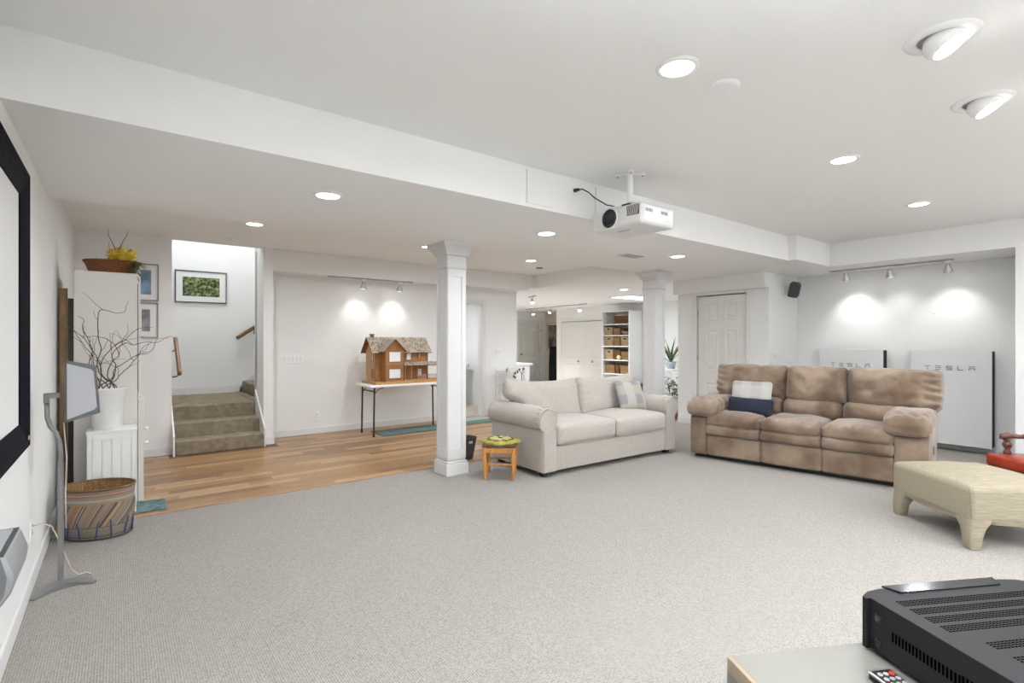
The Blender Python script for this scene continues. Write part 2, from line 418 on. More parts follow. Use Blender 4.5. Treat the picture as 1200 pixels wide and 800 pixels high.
# closet pair, facing -X, on X=10.75
dc = thing('closet_doors', 'pair of white panelled closet doors left of the basket bookcase', 'door', (10.74, 11.50, 0), -PI / 2); dc['kind'] = 'structure'
for k in range(2):
    b = B(); x0 = 0.0 + k * 1.0; box(b, x0 + 0.003, x0 + 0.997, 0, 0.035, 0.02, 1.94); lf = obj('door_leaf', b, DOORM, dc)
    for (z0, z1) in ((0.12, 0.72), (0.86, 1.82)):
        p = B(); i = 0
        def ring(i, yy): return [p.verts.new(q) for q in ((x0 + 0.14 + i, yy, z0 + i), (x0 + 0.86 - i, yy, z0 + i), (x0 + 0.86 - i, yy, z1 - i), (x0 + 0.14 + i, yy, z1 - i))]
        rs = [ring(0, -0.0005), ring(0.005, -0.009), ring(0.02, -0.009), ring(0.035, -0.003), ring(0.055, -0.003), ring(0.08, -0.009)]
        for u_, v_ in zip(rs, rs[1:]):
            for q in range(4): p.faces.new((u_[q], u_[(q + 1) % 4], v_[(q + 1) % 4], v_[q]))
        p.faces.new(rs[-1]); obj('panel', p, DOORM, lf)
    p = B(); kx = (0.72, 1.28)[k]; lathe(p, [(0.02, 0), (0.012, 0.015), (0.03, 0.03), (0.026, 0.045)], 14, M=Matrix.Translation((kx, 0, 0.78)) @ Matrix.Rotation(PI / 2, 4, 'X')); obj('knob', p, STEEL, lf, smooth=True)
cc = casing('door_casing', -0.0, 2.0, 1.96, dc, 0.06); cc.location = (0, 0.008, 0)
# bathroom doorway casing
cb = casing('trim_4', 4.45, 5.25, 2.04, None); cb.location = (0, 7.75, 0); cb['kind'] = 'structure'

# ================================================================== LIGHT FIXTURES
def downlight(name, label, x, y, z, group=None, tilt=None, power=None):
    t = thing(name, label, 'ceiling light', (x, y, z), 0, group)
    power = P_DOWN if power is None else power
    if tilt is None:
        b = B(); lathe(b, [(0.075, -0.002), (0.078, -0.010), (0.098, -0.006), (0.100, 0.0)], 32, cap=False); obj('trim_ring', b, WHITEB, t, smooth=True)
        b = B(); lathe(b, [(0.075, -0.003), (0.074, -0.006)], 32); obj('lens', b, LAMP, t)
        area(t, power, 0.14, (0, 0, -0.012), spread=R(168))
    else:
        tv = Vector(tilt).normalized()
        b = B(); lathe(b, [(0.085, -0.008), (0.09, -0.012), (0.130, -0.007), (0.134, 0.0)], 36, cap=False); obj('trim_ring', b, WHITEB, t, smooth=True)
        b = B(); lathe(b, [(0.084, -0.001), (0.084, -0.004)], 32); obj('recess', b, GREY, t)
        q = tv.to_track_quat('-Z', 'Y').to_matrix().to_4x4()
        b = B(); lathe(b, [(0.055, 0.03), (0.078, 0.0), (0.080, -0.03), (0.072, -0.052), (0.064, -0.056)], 28, c=(0, 0, 0.0), M=q); o = obj('eyeball', b, WHITEB, t, smooth=True)
        b = B(); lathe(b, [(0.063, -0.0565), (0.060, -0.062)], 28, M=q); obj('lens', b, LAMP, t)
        area(t, power, 0.11, tuple(tv * 0.07), aim(tv), spread=R(150))
    return t
downlight('downlight', 'round recessed downlight nearest the smoke detector, above the open carpet', 2.10, 1.45, ZC)
downlight('downlight', 'small round recessed downlight in the main ceiling right of the projector', 4.10, 1.46, ZC)
downlight('downlight', 'round recessed downlight nearest the projecting right wall soffit', 5.99, 1.50, ZC)
downlight('eyeball_downlight', 'larger tilted eyeball downlight at the top right of the ceiling', 2.79, 0.62, ZC, tilt=(0.12, -0.50, -0.86), power=6)
downlight('eyeball_downlight', 'smaller tilted eyeball downlight below the other at the right edge', 3.71, 0.65, ZC, tilt=(0.12, -0.50, -0.86), power=6)
for (x, y, wd_) in ((1.0, -1.2, 'left'), (3.0, -1.2, 'middle'), (5.0, -1.2, 'right')):  # unseen downlights, added for more light on the ceiling
    downlight('downlight', wd_ + ' one of the three unseen recessed downlights added to the ceiling behind the camera', x, y, ZC, 'downlights added behind the camera', power=4)
downlight('downlight', 'leftmost downlight of the lowered ceiling band, over the open carpet', 1.13, 3.54, ZS, power=8.5)
downlight('downlight', 'downlight in the lowered ceiling band just left of the projector', 3.13, 3.56, ZS, power=8.5)
downlight('downlight', 'downlight in the lowered ceiling band above the right of the grey sofa', 5.19, 3.58, ZS, power=8.5)
downlight('downlight', 'downlight near the stairs, beside the small white detector', 1.13, 5.93, ZR, power=9)
downlight('downlight', 'downlight just left of the top of the middle column', 3.20, 5.98, ZR, power=9)
downlight('downlight', 'small downlight in the recessed tray ceiling right of the middle column', 5.00, 6.04, ZR, power=9)
downlight('downlight', 'downlight in the far low ceiling above the basket bookcase', 7.69, 6.50, ZS, power=22)
downlight('downlight', 'unseen downlight added to brighten the far corridor, behind the corner wall', 6.6, 10.9, ZS, power=20)  # hidden lamp added to lift the dim far corridor
downlight('downlight', 'downlight in the bathroom ceiling beyond the doorway', 4.7, 8.9, ZS, power=11)
def added_uplight(label, x, y):  # made-up uplighter out of view, added to brighten the ceiling
    t = thing('added_uplight', label, 'added uplight', (x, y, 0))
    b = B(); lathe(b, [(0.14, 0), (0.14, 0.015), (0.03, 0.03)], 28); obj('base', b, BLACK, t, smooth='auto')
    b = B(); tube(b, [(0, 0, 0.02), (0, 0, 1.66)], 0.012, 12); obj('pole', b, BLACK, t, smooth='auto')
    b = B(); lathe(b, [(0.03, 1.64), (0.12, 1.69), (0.18, 1.76), (0.175, 1.76), (0.115, 1.70), (0.03, 1.66)], 32, cap=False); obj('lamp_shade', b, BLACK, t, smooth=True)
    b = B(); lathe(b, [(0.09, 1.70), (0.09, 1.71)], 24); obj('lamp_disc', b, LAMP, t)
    area(t, P_UP, 0.18, (0, 0, 1.73), (PI, 0, 0), spread=R(140))
for (x, y, wd_) in ((0.6, -0.7, 'left'), (3.2, -2.1, 'middle'), (6.0, -2.1, 'right')):
    added_uplight(wd_ + ' one of three unseen black uplighters added behind the camera to brighten the ceiling', x, y)
pl = thing('panel_light', 'flat white rectangular ceiling light near the far column', 'ceiling light', (9.3, 7.45, ZS))
b = B(); box(b, -0.62, 0.62, -0.32, 0.32, -0.02, 0); obj('frame', b, WHITEB, pl)
b = B(); box(b, -0.58, 0.58, -0.28, 0.28, -0.024, -0.02); obj('diffuser', b, mat('panel_lens', (0.92, 0.96, 1.0), 0.5, emit=1.2), pl)
area(pl, 9, 0.5, (0, 0, -0.03), col=(0.85, 0.93, 1.0))
# lamp high in the stairwell
sl = thing('stairwell_lamp', 'round lamp high in the stairwell ceiling', 'ceiling light', (1.3, 8.4, 4.9))
b = B(); lathe(b, [(0.16, 0), (0.15, -0.05), (0.08, -0.08)], 24); obj('lamp_shade', b, LAMP, sl, smooth=True)
area(sl, 25, 0.3, (0, 0, -0.1))

def track(label, p0, p1, heads, target, power=P_SPOT, m=WHITEB, hl=0.12, group=None):
    t = thing('track_light', label, 'track light', p0)
    p0v = Vector(p0); dv = Vector(p1) - p0v; b = B(); q = dv.to_track_quat('X', 'Z').to_matrix().to_4x4()
    box(b, 0, dv.length, -0.017, 0.017, -0.02, 0.0, 0, q); obj('rail', b, mat('track_rail', (0.42, 0.42, 0.41), 0.5), t)
    for i, s_ in enumerate(heads):
        c = dv * s_
        b = B(); box(b, c.x - 0.03, c.x + 0.03, c.y - 0.03, c.y + 0.03, c.z - 0.045, c.z - 0.02, 0.003); tube(b, [c + Vector((0, 0, -0.045)), c + Vector((0, 0, -0.045 - hl * 0.4))], 0.008, 8)
        hd = obj('spot_head', b, m, t)
        dirv = (Vector(target[i]) - (p0v + c)).normalized(); q2 = dirv.to_track_quat('-Z', 'Y').to_matrix().to_4x4()
        M2 = Matrix.Translation(c + Vector((0, 0, -0.045 - hl * 0.4))) @ q2
        b = B(); lathe(b, [(0.018, 0.04), (0.026, 0.03), (0.028, 0.0), (0.048, -0.045), (0.052, -0.06), (0.044, -0.062)], 20, M=M2); obj('lamp_cup', b, mat('spot_cup', (0.55, 0.55, 0.54), 0.3, metal=0.6), hd, smooth=True)
        b = B(); lathe(b, [(0.043, -0.060), (0.04, -0.064)], 16, M=M2); obj('bulb_face', b, LAMP, hd)
        l = bpy.data.lights.new('spot', 'SPOT'); l.energy = power[i] if isinstance(power, (list, tuple)) else power; l.spot_size = R(96); l.spot_blend = 1.0; l.color = (1, 0.99, 0.97); l.shadow_soft_size = 0.03
        o = bpy.data.objects.new('spot', l); COL.objects.link(o); o.parent = t; o.location = M2 @ Vector((0, 0, -0.085)); o.rotation_euler = aim(dirv)
    return t
track('white track light on the right soffit above the wall batteries, three heads', (8.02, 3.02, ZS), (7.99, 1.66, ZS), (0.14, 0.52, 0.96),
      [(8.38, 2.78, 1.48), (8.38, 2.26, 1.40), (8.38, 1.72, 1.45)], [11, 4, 9])
track('white track light under the beam above the doll house, two heads', (2.38, 7.47, 2.31), (3.72, 7.47, 2.31), (0.40, 0.84),
      [(2.88, 7.75, 1.52), (3.48, 7.75, 1.52)], [5, 6.5])
track('ceiling track of small bright spots before the far closet doors', (9.75, 9.5, ZS), (9.95, 12.3, ZS), (0.1, 0.55, 0.85),
      [(9.2, 9.0, 1.0), (9.0, 11.0, 1.2), (9.6, 11.5, 1.2)], 340, hl=0.2)
track('short ceiling spot bar by the far corner wall', (7.15, 8.5, ZS), (7.3, 8.9, ZS), (0.5,), [(6.9, 8.0, 1.0)], 60)

# smoke detectors, vents, sensors
def disc(name, label, cat, x, y, z, r, h, m=WHITEB):
    t = thing(name, label, cat, (x, y, z)); b = B(); lathe(b, [(r, 0), (r, -h * 0.5), (r * 0.9, -h * 0.9), (r * 0.8, -h)], 28); obj('body', b, m, t, smooth='auto')
    b = B(); lathe(b, [(r * 0.2, -h), (r * 0.18, -h - 0.003)], 14); obj('test_button', b, m, t); return t
disc('smoke_detector', 'flat round white detector beside the nearest downlight', 'smoke detector', 2.44, 1.41, ZC, 0.075, 0.018)
disc('smoke_detector', 'small domed white smoke detector on the ceiling before the stairs', 'smoke detector', 1.09, 6.91, ZR, 0.06, 0.045)
disc('ceiling_sensor', 'small grey round sensor in the recessed tray ceiling', 'sensor', 5.6, 6.55, ZR, 0.06, 0.02, mat('sensor_grey', (0.35, 0.33, 0.30), 0.6))
vt = thing('ceiling_vent', 'white slatted air vent in the lowered ceiling band before the far column', 'vent', (4.72, 3.87, ZS))
b = B(); box(b, -0.17, 0.17, -0.09, 0.09, -0.006, 0); obj('plate', b, WHITEB, vt)
for k in range(8):
    b = B(); box(b, -0.145, 0.145, -0.006, 0.006, -0.012, -0.006, 0, Matrix.Translation((0, -0.07 + k * 0.02, 0)) @ Matrix.Rotation(0.4, 4, 'X')); obj('slat', b, mat('vent_slat', (0.5, 0.49, 0.46), 0.5) if k == 0 else bpy.data.materials['vent_slat'], vt)

# cover plates on the soffit face
def plate(name, label, cat, m, x0, x1, y0, y1, z0, z1, bev=0.002):
    b = B(); box(b, x0, x1, y0, y1, z0, z1, bev); o = obj(name, b, m); return tag(o, label, cat)
plate('cover_plate', 'square white access panel on the soffit face, left of the projector cable', 'wall panel', WHITEB, 2.385, 2.65, 2.925, 2.94, 2.385, 2.635)
plate('cover_plate', 'white access panel on the soffit face behind the projector', 'wall panel', WHITEB, 3.12, 3.40, 2.925, 2.94, 2.385, 2.635)

# wall switches and outlets
def wallplate(label, cat, loc, rz, w_, h_, n, kind):
    t = thing('switch_plate' if kind == 'switch' else 'wall_outlet', label, cat, loc, rz)
    b = B(); box(b, -w_ / 2, w_ / 2, -0.007, 0, -h_ / 2, h_ / 2, 0.002); obj('plate', b, WHITEB, t)
    for k in range(n):
        if kind == 'switch':
            x = -w_ / 2 + w_ / n * (k + 0.5); b = B(); box(b, x - 0.013, x + 0.013, -0.012, -0.006, -0.032, 0.032, 0.002); obj('toggle', b, WHITE, t)
        else:
            z = -0.022 + k * 0.044; b = B(); box(b, -0.016, 0.016, -0.010, -0.006, z - 0.015, z + 0.015, 0.003); o = obj('socket', b, WHITE, t)
            b = B(); box(b, -0.007, -0.004, -0.0108, -0.0098, z - 0.005, z + 0.005); box(b, 0.004, 0.007, -0.0108, -0.0098, z - 0.005, z + 0.005); obj('slots', b, DARKG, o)
wallplate('wide white five gang switch plate between the stairs and the doll house', 'light switch', (1.975, 7.75, 1.11), 0, 0.27, 0.125, 5, 'switch')
wallplate('white double socket low on the wall left of the folding table', 'outlet', (2.31, 7.75, 0.27), 0, 0.075, 0.12, 2, 'outlet')
wallplate('white switch plate on the short wall below the black wall speaker', 'light switch', (7.66, 3.62, 1.14), 0, 0.10, 0.125, 2, 'switch')
wallplate('white switch plate right of the bathroom doorway', 'light switch', (5.62, 7.75, 1.16), 0, 0.12, 0.125, 2, 'switch')
wo = wallplate('white wall socket with plugs behind the speaker stand', 'outlet', (XL, 3.84, 0.33), PI / 2, 0.075, 0.12, 2, 'outlet')

# ================================================================== SOFAS
GFAB = mat('oatmeal_weave', (0.46, 0.42, 0.375), 0.95, var=0.07, vscale=60, bump=0.25, bscale=500, sheen=0.3, spec=0.15)
sf = thing('grey_sofa', 'oatmeal grey two seat sofa with rolled arms behind the green topped stool', 'sofa', (3.325, 3.84, 0), R(-2.0))
W = 2.08
b = B(); box(b, 0.02, W - 0.02, 0.04, 0.92, 0.055, 0.30, 0.012); obj('base', b, GFAB, sf)
b = B(); rbox(b, W / 2, 0.035, 0.175, W - 0.36, 0.05, 0.25, 0.015, m=(12, 1, 3)); obj('front_rail', b, GFAB, sf, smooth=True)
for s_ in (0, 1):      # rolled arms
    x0 = 0 if s_ == 0 else W; sg = 1 if s_ == 0 else -1
    def prof_arm(rad_add=0.0):
        pts = [(0.0, 0.055), (0.0, 0.475)]
        cx_, cz_, r_ = 0.066, 0.572, 0.126 + rad_add
        for k in range(0, 17):
            a = R(225 - k * (225 + 40) / 16); pts.append((cx_ + r_ * math.cos(a), cz_ + r_ * math.sin(a)))
        pts += [(0.185, 0.46), (0.185, 0.055)]
        return pts
    P = prof_arm()
    b = B(); n = len(P); rings = []
    ys = [0.0, 0.012, 0.05, 0.2, 0.35, 0.5, 0.65, 0.8, 0.9, 0.92]
    for yy in ys:
        ring = []
        for (px_, pz_) in P:
            q = Vector((px_, yy, pz_)); d_ = nz(q, 7, 3) * 0.006 if 0.04 < yy < 0.9 else 0
            sc_ = 0.97 if yy in (0.0, 0.92) else 1.0
            cxx, czz = 0.085, 0.4
            q = Vector((cxx + (px_ - cxx) * sc_, yy, czz + (pz_ - czz) * (sc_ if pz_ > 0.1 else 1) + d_))
            ring.append(b.verts.new((x0 + sg * q.x, q.y, q.z)))
        rings.append(ring)
    for A, C in zip(rings, rings[1:]):
        for k in range(n): b.faces.new((A[k], A[(k + 1) % n], C[(k + 1) % n], C[k]))
    b.faces.new(rings[0]); b.faces.new(list(reversed(rings[-1])))
    arm = obj('arm', b, GFAB, sf, smooth='auto')
    b = B()          # front scroll panel with piping
    P2 = [(0.085 + (u_ - 0.085) * 0.86, 0.4 + (v_ - 0.4) * (0.92 if v_ > 0.1 else 1)) for u_, v_ in P]
    prism(b, [(x0 + sg * u_, v_) for u_, v_ in P2], -0.012, 0.004, 'y'); obj('front_panel', b, GFAB, arm)
    b = B(); tube(b, [(x0 + sg * (0.085 + (u_ - 0.085) * 0.93), -0.004, 0.4 + (v_ - 0.4) * 0.96) for u_, v_ in P[1:-1]], 0.006, 6); obj('piping', b, GFAB, arm, smooth=True)
    # gathered pleats round the scroll
    b = B()
    for k in range(9):
        a = R(205 - k * 21); r0 = 0.127
        tube(b, [(x0 + sg * (0.066 + r0 * math.cos(a)), 0.012, 0.575 + r0 * math.sin(a)), (x0 + sg * (0.066 + (r0) * math.cos(a + 0.05)), 0.07 + 0.02 * (k % 3), 0.575 + r0 * math.sin(a + 0.05))], [0.006, 0.001], 6)
    obj('pleats', b, GFAB, arm, smooth=True)
for k in range(2):     # seat cushions
    cw = (W - 0.37) / 2; cx_ = 0.185 + cw * (k + 0.5)
    def f(q, a):
        q.z += 0.035 * (1 - a[0] ** 2) * (1 - a[1] ** 2) * (1 if a[2] > 0 else 0.0) + nz(q, 5, k * 9) * 0.008 * (a[2] > 0)
        q.y -= 0.018 * (1 - a[0] ** 2) * (1 - a[2] ** 2) * (a[1] < 0); return q
    b = B(); rbox(b, cx_, 0.34, 0.405, cw - 0.006, 0.72, 0.205, 0.05, k=4, m=(14, 10, 3), f=f); c = obj('seat_cushion', b, GFAB, sf, smooth=True)
    b = B(); x0, x1 = cx_ - cw / 2 + 0.012, cx_ + cw / 2 - 0.012
    tube(b, [(x0, 0.3, 0.315), (x0, 0.02, 0.315), (x0 + 0.03, -0.012, 0.315), (cx_, -0.028, 0.315), (x1 - 0.03, -0.012, 0.315), (x1, 0.02, 0.315), (x1, 0.3, 0.315)], 0.005, 6); obj('piping', b, GFAB, c, smooth=True)
b = B(); rbox(b, W / 2, 0.86, 0.38, W - 0.06, 0.16, 0.60, 0.06, m=(10, 2, 4)); obj('back_frame', b, GFAB, sf, smooth=True)
for k in range(2):     # loose back cushions
    cw = 1.05; cx_ = 0.515 + 1.04 * k
    Mx = Matrix.Translation((cx_, 0.63, 0.70)) @ Matrix.Rotation(R(-14), 4, 'X') @ Matrix.Rotation(R(1.5 - 3 * k), 4, 'Y')
    def f(q, a):
        ed = (1 - abs(a[0]) ** 3) * (1 - abs(a[2]) ** 3)
        q.y *= 0.30 + 0.70 * max(0, ed) ** 0.5
        q.z += -0.025 * (1 - a[0] ** 2) * (a[2] > 0.6) + 0.02 * abs(a[0]) ** 4 * (a[2] > 0.5)
        q.y += nz(q, 6, k * 5) * 0.02 + 0.010 * math.sin(q.z * 75) * max(0, abs(a[0]) - 0.75) * 3
        lo_ = min(1, max(0, (0.25 - a[2]) * 2)); sd_ = -a[0] if k == 0 else a[0]
        if sd_ > 0: q.x += (1 if k == 0 else -1) * 0.19 * lo_ * sd_ ** 1.5
        return q
    b = B(); rbox(b, 0, 0, 0, cw, 0.24, 0.46, 0.07, k=4, m=(18, 3, 12), f=f, M=Mx); obj('back_cushion', b, GFAB, sf, smooth=True)
b = B()
for x in (0.08, W - 0.08):
    for y in (0.08, 0.84): box(b, x - 0.03, x + 0.03, y - 0.03, y + 0.03, 0, 0.056)
obj('feet', b, BLACK, sf)

def pillow_mesh(w_, h_, t_, seed, pinch=0.06):
    def f(q, a):
        e = max(0.0, (1 - abs(a[0]) ** 2.2) * (1 - abs(a[2]) ** 2.2))
        q.y *= 0.16 + 0.84 * e ** 0.5
        k_ = 1 - pinch * (1 - a[2] ** 2); q.x *= k_
        q.z *= 1 - pinch * (1 - a[0] ** 2)
        q.y += nz(q, 7, seed) * 0.012; return q
    b = B(); rbox(b, 0, 0, 0, w_, t_, h_, t_ * 0.3, k=3, m=(12, 3, 10), f=f); return b
def plaid(name, c1, c2, c3, sx_, sz_):
    m = mat(name, c1, 0.95, bump=0.2, bscale=400); nt = m.node_tree; b_ = nt.nodes['Principled BSDF']
    tc = nt.nodes.new('ShaderNodeTexCoord'); sp = nt.nodes.new('ShaderNodeSeparateXYZ'); nt.links.new(tc.outputs['Object'], sp.inputs[0])
    outs = []
    for ax_, s_ in ((0, sx_), (2, sz_)):
        mu = nt.nodes.new('ShaderNodeMath'); mu.operation = 'MULTIPLY'; mu.inputs[1].default_value = s_; nt.links.new(sp.outputs[ax_], mu.inputs[0])
        si = nt.nodes.new('ShaderNodeMath'); si.operation = 'SINE'; nt.links.new(mu.outputs[0], si.inputs[0])
        r_ = nt.nodes.new('ShaderNodeMapRange'); r_.inputs[1].default_value = -0.25; r_.inputs[2].default_value = 0.25; nt.links.new(si.outputs[0], r_.inputs[0]); outs.append(r_.outputs[0])
    m1 = nt.nodes.new('ShaderNodeMix'); m1.data_type = 'RGBA'; m1.inputs[6].default_value = (*c1, 1); m1.inputs[7].default_value = (*c2, 1); nt.links.new(outs[0], m1.inputs[0])
    m2 = nt.nodes.new('ShaderNodeMix'); m2.data_type = 'RGBA'; nt.links.new(m1.outputs[2], m2.inputs[6]); m2.inputs[7].default_value = (*c3, 1)
    h_ = nt.nodes.new('ShaderNodeMath'); h_.operation = 'MULTIPLY'; h_.inputs[1].default_value = 0.6; nt.links.new(outs[1], h_.inputs[0]); nt.links.new(h_.outputs[0], m2.inputs[0])
    nt.links.new(m2.outputs[2], b_.inputs['Base Color']); return m
PL1 = plaid('pale_plaid', (0.44, 0.425, 0.385), (0.28, 0.275, 0.275), (0.44, 0.42, 0.34), 24, 26)
b = pillow_mesh(0.44, 0.40, 0.16, 4); o = tag(obj('throw_pillow', b, PL1, smooth=True), 'pale yellow and grey plaid throw pillow on the right of the grey sofa', 'pillow')
o.location = (5.05, 4.16, 0.685); o.rotation_euler = (R(-24), R(3), R(-6))

# ---- brown reclining sofa
def suede():
    m = mat('brown_microsuede', (0.120, 0.074, 0.044), 0.72, col2=(0.29, 0.215, 0.155), vscale=3.2, bump=0.45, bscale=11, sheen=0.35, spec=0.3, detail=6)
    return m
SU = suede()
br = thing('reclining_sofa', 'brown suede three seat reclining sofa in front of the white wall batteries', 'sofa', (5.388, 3.486, 0), math.atan2(-0.9866, 0.1634))
def wr(q, amp, s_, sd): return nz(q, s_, sd) * amp + nz(q, s_ * 2.7, sd + 4) * amp * 0.4
XS = [0.14, 0.733, 1.308, 1.90]
b = B(); box(b, -0.03, 2.14, 0.04, 0.88, 0.05, 0.42, 0.02); obj('base', b, SU, br)
for k in range(3):
    x0, x1 = XS[k], XS[k + 1]; cx_ = (x0 + x1) / 2; ww = x1 - x0 - 0.006
    def f(q, a): q.y += wr(q, 0.006, 5, k) - 0.01 * (1 - a[0] ** 4); return q
    b = B(); rbox(b, cx_, 0.035, 0.165, ww, 0.07, 0.235, 0.022, m=(10, 1, 6), f=f); obj('footrest_panel', b, SU, br, smooth=True)
    def f(q, a): q.y += wr(q, 0.006, 6, k + 7) - 0.02 * (1 - a[2] ** 2); return q
    b = B(); rbox(b, cx_, 0.025, 0.345, ww, 0.11, 0.12, 0.035, m=(10, 1, 4), f=f); obj('footrest_pad', b, SU, br, smooth=True)
    def f(q, a):
        if a[2] > -0.2:
            q.z += 0.035 * (1 - a[0] ** 4) * (1 - abs(a[1]) ** 3) + wr(q, 0.010, 7, k + 3)
            if a[1] < -0.5: q.z += 0.006 * math.sin(q.x * 95 + k) * (a[1] < -0.7)
        q.y -= 0.02 * (1 - a[0] ** 2) * (a[1] < 0); return q
    b = B(); rbox(b, cx_, 0.33, 0.455, ww + 0.004, 0.72, 0.13, 0.05, k=4, m=(26, 12, 2), f=f); obj('seat_cushion', b, SU, br, smooth=True)
    # lumbar roll and head cushion
    bx0, bx1 = ((0.10, 0.80), (0.80, 1.385), (1.385, 2.05))[k]
    def f(q, a):
        e = max(0, 1 - abs(a[0]) ** 4) ** 0.5; q.y -= 0.05 * e * (1 - a[2] ** 2) * (a[1] < 0); q.y += wr(q, 0.012, 8, k + 20); return q
    Mx = Matrix.Translation(((bx0 + bx1) / 2, 0.66, 0.585)) @ Matrix.Rotation(R(-12), 4, 'X')
    b = B(); rbox(b, 0, 0, 0, bx1 - bx0 - 0.004, 0.26, 0.24, 0.08, k=4, m=(18, 2, 6), f=f, M=Mx); obj('lumbar_cushion', b, SU, br, smooth=True)
    hx0, hx1 = ((0.02, 0.835), (0.825, 1.425), (1.42, 2.21))[k]
    hw = hx1 - hx0
    def f(q, a):
        e = max(0, 1 - abs(a[0]) ** 5) ** 0.5
        out = (k == 0 and a[0] < -0.6) or (k == 2 and a[0] > 0.6)
        q.y -= 0.06 * e * (1 - a[2] ** 2) * (a[1] < 0)
        q.y += wr(q, 0.046, 4.2, k + 30) + wr(Vector((q.x + q.z * 0.6, q.y, q.z - q.x * 0.4)), 0.010, 9, k + 60)
        q.z += 0.03 * abs(a[0]) ** 3 * (a[2] > 0.3)
        q.z += wr(q, 0.012, 5, k + 41) + (0.02 * math.cos(a[0] * 2.2) if a[2] > 0 else 0)
        if out: q.y += 0.016 * math.sin(q.z * 85 + q.x * 12) * (abs(a[0]) - 0.6) * 2.5; q.x += 0.004 * math.sin(q.z * 75)
        if a[2] < -0.3: q.x *= 1 - 0.05 * (-a[2] - 0.3) * (1 if k != 1 else 0.2)
        return q
    Mx = Matrix.Translation(((hx0 + hx1) / 2, 0.73, 0.855)) @ Matrix.Rotation(R(-13), 4, 'X')
    b = B(); rbox(b, 0, 0, 0, hw, 0.27, 0.40, 0.065, k=5, m=(40, 3, 24), f=f, M=Mx); obj('head_cushion', b, SU, br, smooth=True)
b = B(); rbox(b, 1.08, 0.88, 0.50, 2.10, 0.16, 0.80, 0.05, m=(8, 2, 4)); obj('back_shell', b, SU, br, smooth=True)
for s_ in (0, 1):
    x0, x1 = (-0.055, 0.14) if s_ == 0 else (1.90, 2.155)
    cx_ = (x0 + x1) / 2
    poly = [(0.0, 0.045), (0.0, 0.44), (0.03, 0.50), (0.09, 0.54), (0.85, 0.54), (0.88, 0.045)]
    b = B(); prism(b, poly, x0, x1, 'x')
    bmesh.ops.bevel(b, geom=list(b.edges), offset=0.018, segments=2, profile=0.5, affect='EDGES'); a_ = obj('arm', b, SU, br, smooth='auto')
    pw_ = (x1 - x0) + (0.16 if s_ == 0 else 0.10); pcx = cx_ + (0.05 if s_ == 0 else -0.035)
    def f(q, a):
        q.z += wr(q, 0.012, 7, 50 + s_)
        q.z -= 0.07 * max(0, -a[1] - 0.55) ** 1 * (1) * 1.6
        if a[1] < -0.1: q.z += 0.006 * math.sin(q.x * 60 + q.y * 40) * (a[2] > -0.5)
        q.x += 0.008 * math.sin(q.y * 45); return q
    b = B(); rbox(b, pcx, 0.35, 0.615, pw_, 0.82, 0.18, 0.075, k=5, m=(14, 30, 3), f=f); obj('arm_pad', b, SU, a_, smooth=True)
b = B(); box(b, -0.02, 2.12, 0.08, 0.85, 0.0, 0.05); obj('plinth', b, BLACK, br)
b = B(); box(b, 2.154, 2.160, 0.40, 0.44, 0.28, 0.36, 0.002); obj('recline_lever', b, BLACK, br)
PL2 = plaid('cream_grey_plaid', (0.40, 0.385, 0.36), (0.32, 0.305, 0.295), (0.47, 0.46, 0.42), 28, 22)
def on_sofa(x, y, z): 
    v = Matrix.Rotation(math.atan2(-0.9866, 0.1634), 4, 'Z') @ Vector((x, y, z)); return (v.x + 5.388, v.y + 3.486, v.z)
b = pillow_mesh(0.44, 0.40, 0.13, 8, 0.02); o = tag(obj('throw_pillow', b, PL2, smooth=True), 'cream and grey square pillow standing at the left of the brown sofa', 'pillow')
o.location = on_sofa(0.50, 0.42, 0.70); o.rotation_euler = (R(-18), 0, R(-76))
NAVY = mat('navy_satin', (0.014, 0.017, 0.034), 0.65, var=0.15, vscale=9, spec=0.25)
b = pillow_mesh(0.50, 0.21, 0.13, 12, 0.05); o = tag(obj('lumbar_pillow', b, NAVY, smooth=True), 'small dark navy lumbar pillow leaning on the cream square pillow', 'pillow')
o.location = on_sofa(0.54, 0.26, 0.61); o.rotation_euler = (R(-16), R(1), R(-78))

# ---- ottoman
LIN = mat('linen_weave', (0.36, 0.315, 0.235), 0.95, col2=(0.27, 0.235, 0.17), vscale=3, stretch=(3, 45, 45), bump=0.2, bscale=5, spec=0.1, detail=6)
ot = thing('ottoman', 'linen covered beige ottoman with arched sides at the right, before the red chair', 'ottoman', (4.385, 0.825, 0), math.atan2(-0.656, 0.755))
OW, OL = 0.66, 0.76
b = B()
def f(q, a):
    q.z += (0.055 * (1 - a[0] ** 2) * (1 - a[1] ** 2) if a[2] > 0 else 0.035 * (1 - min(1, (abs(a[0] if abs(a[1]) > 0.7 else a[1])) ** 2) ) * 0)
    if a[2] < -0.9:      # arched apron
        ex = 0.03 * (1 - a[0] ** 2) if abs(a[1]) > 0.8 else 0.0
        ey = 0.03 * (1 - a[1] ** 2) if abs(a[0]) > 0.8 else 0.0
        q.z -= 0.045 * ((1 - a[0] ** 2) * (abs(a[1]) > 0.8) + (1 - a[1] ** 2) * (abs(a[0]) > 0.8)) * 0.6
    return q
rbox(b, OW / 2, OL / 2, 0.295, OW, OL, 0.23, 0.035, k=4, m=(12, 14, 3), f=f); obj('body', b, LIN, ot, smooth='auto')
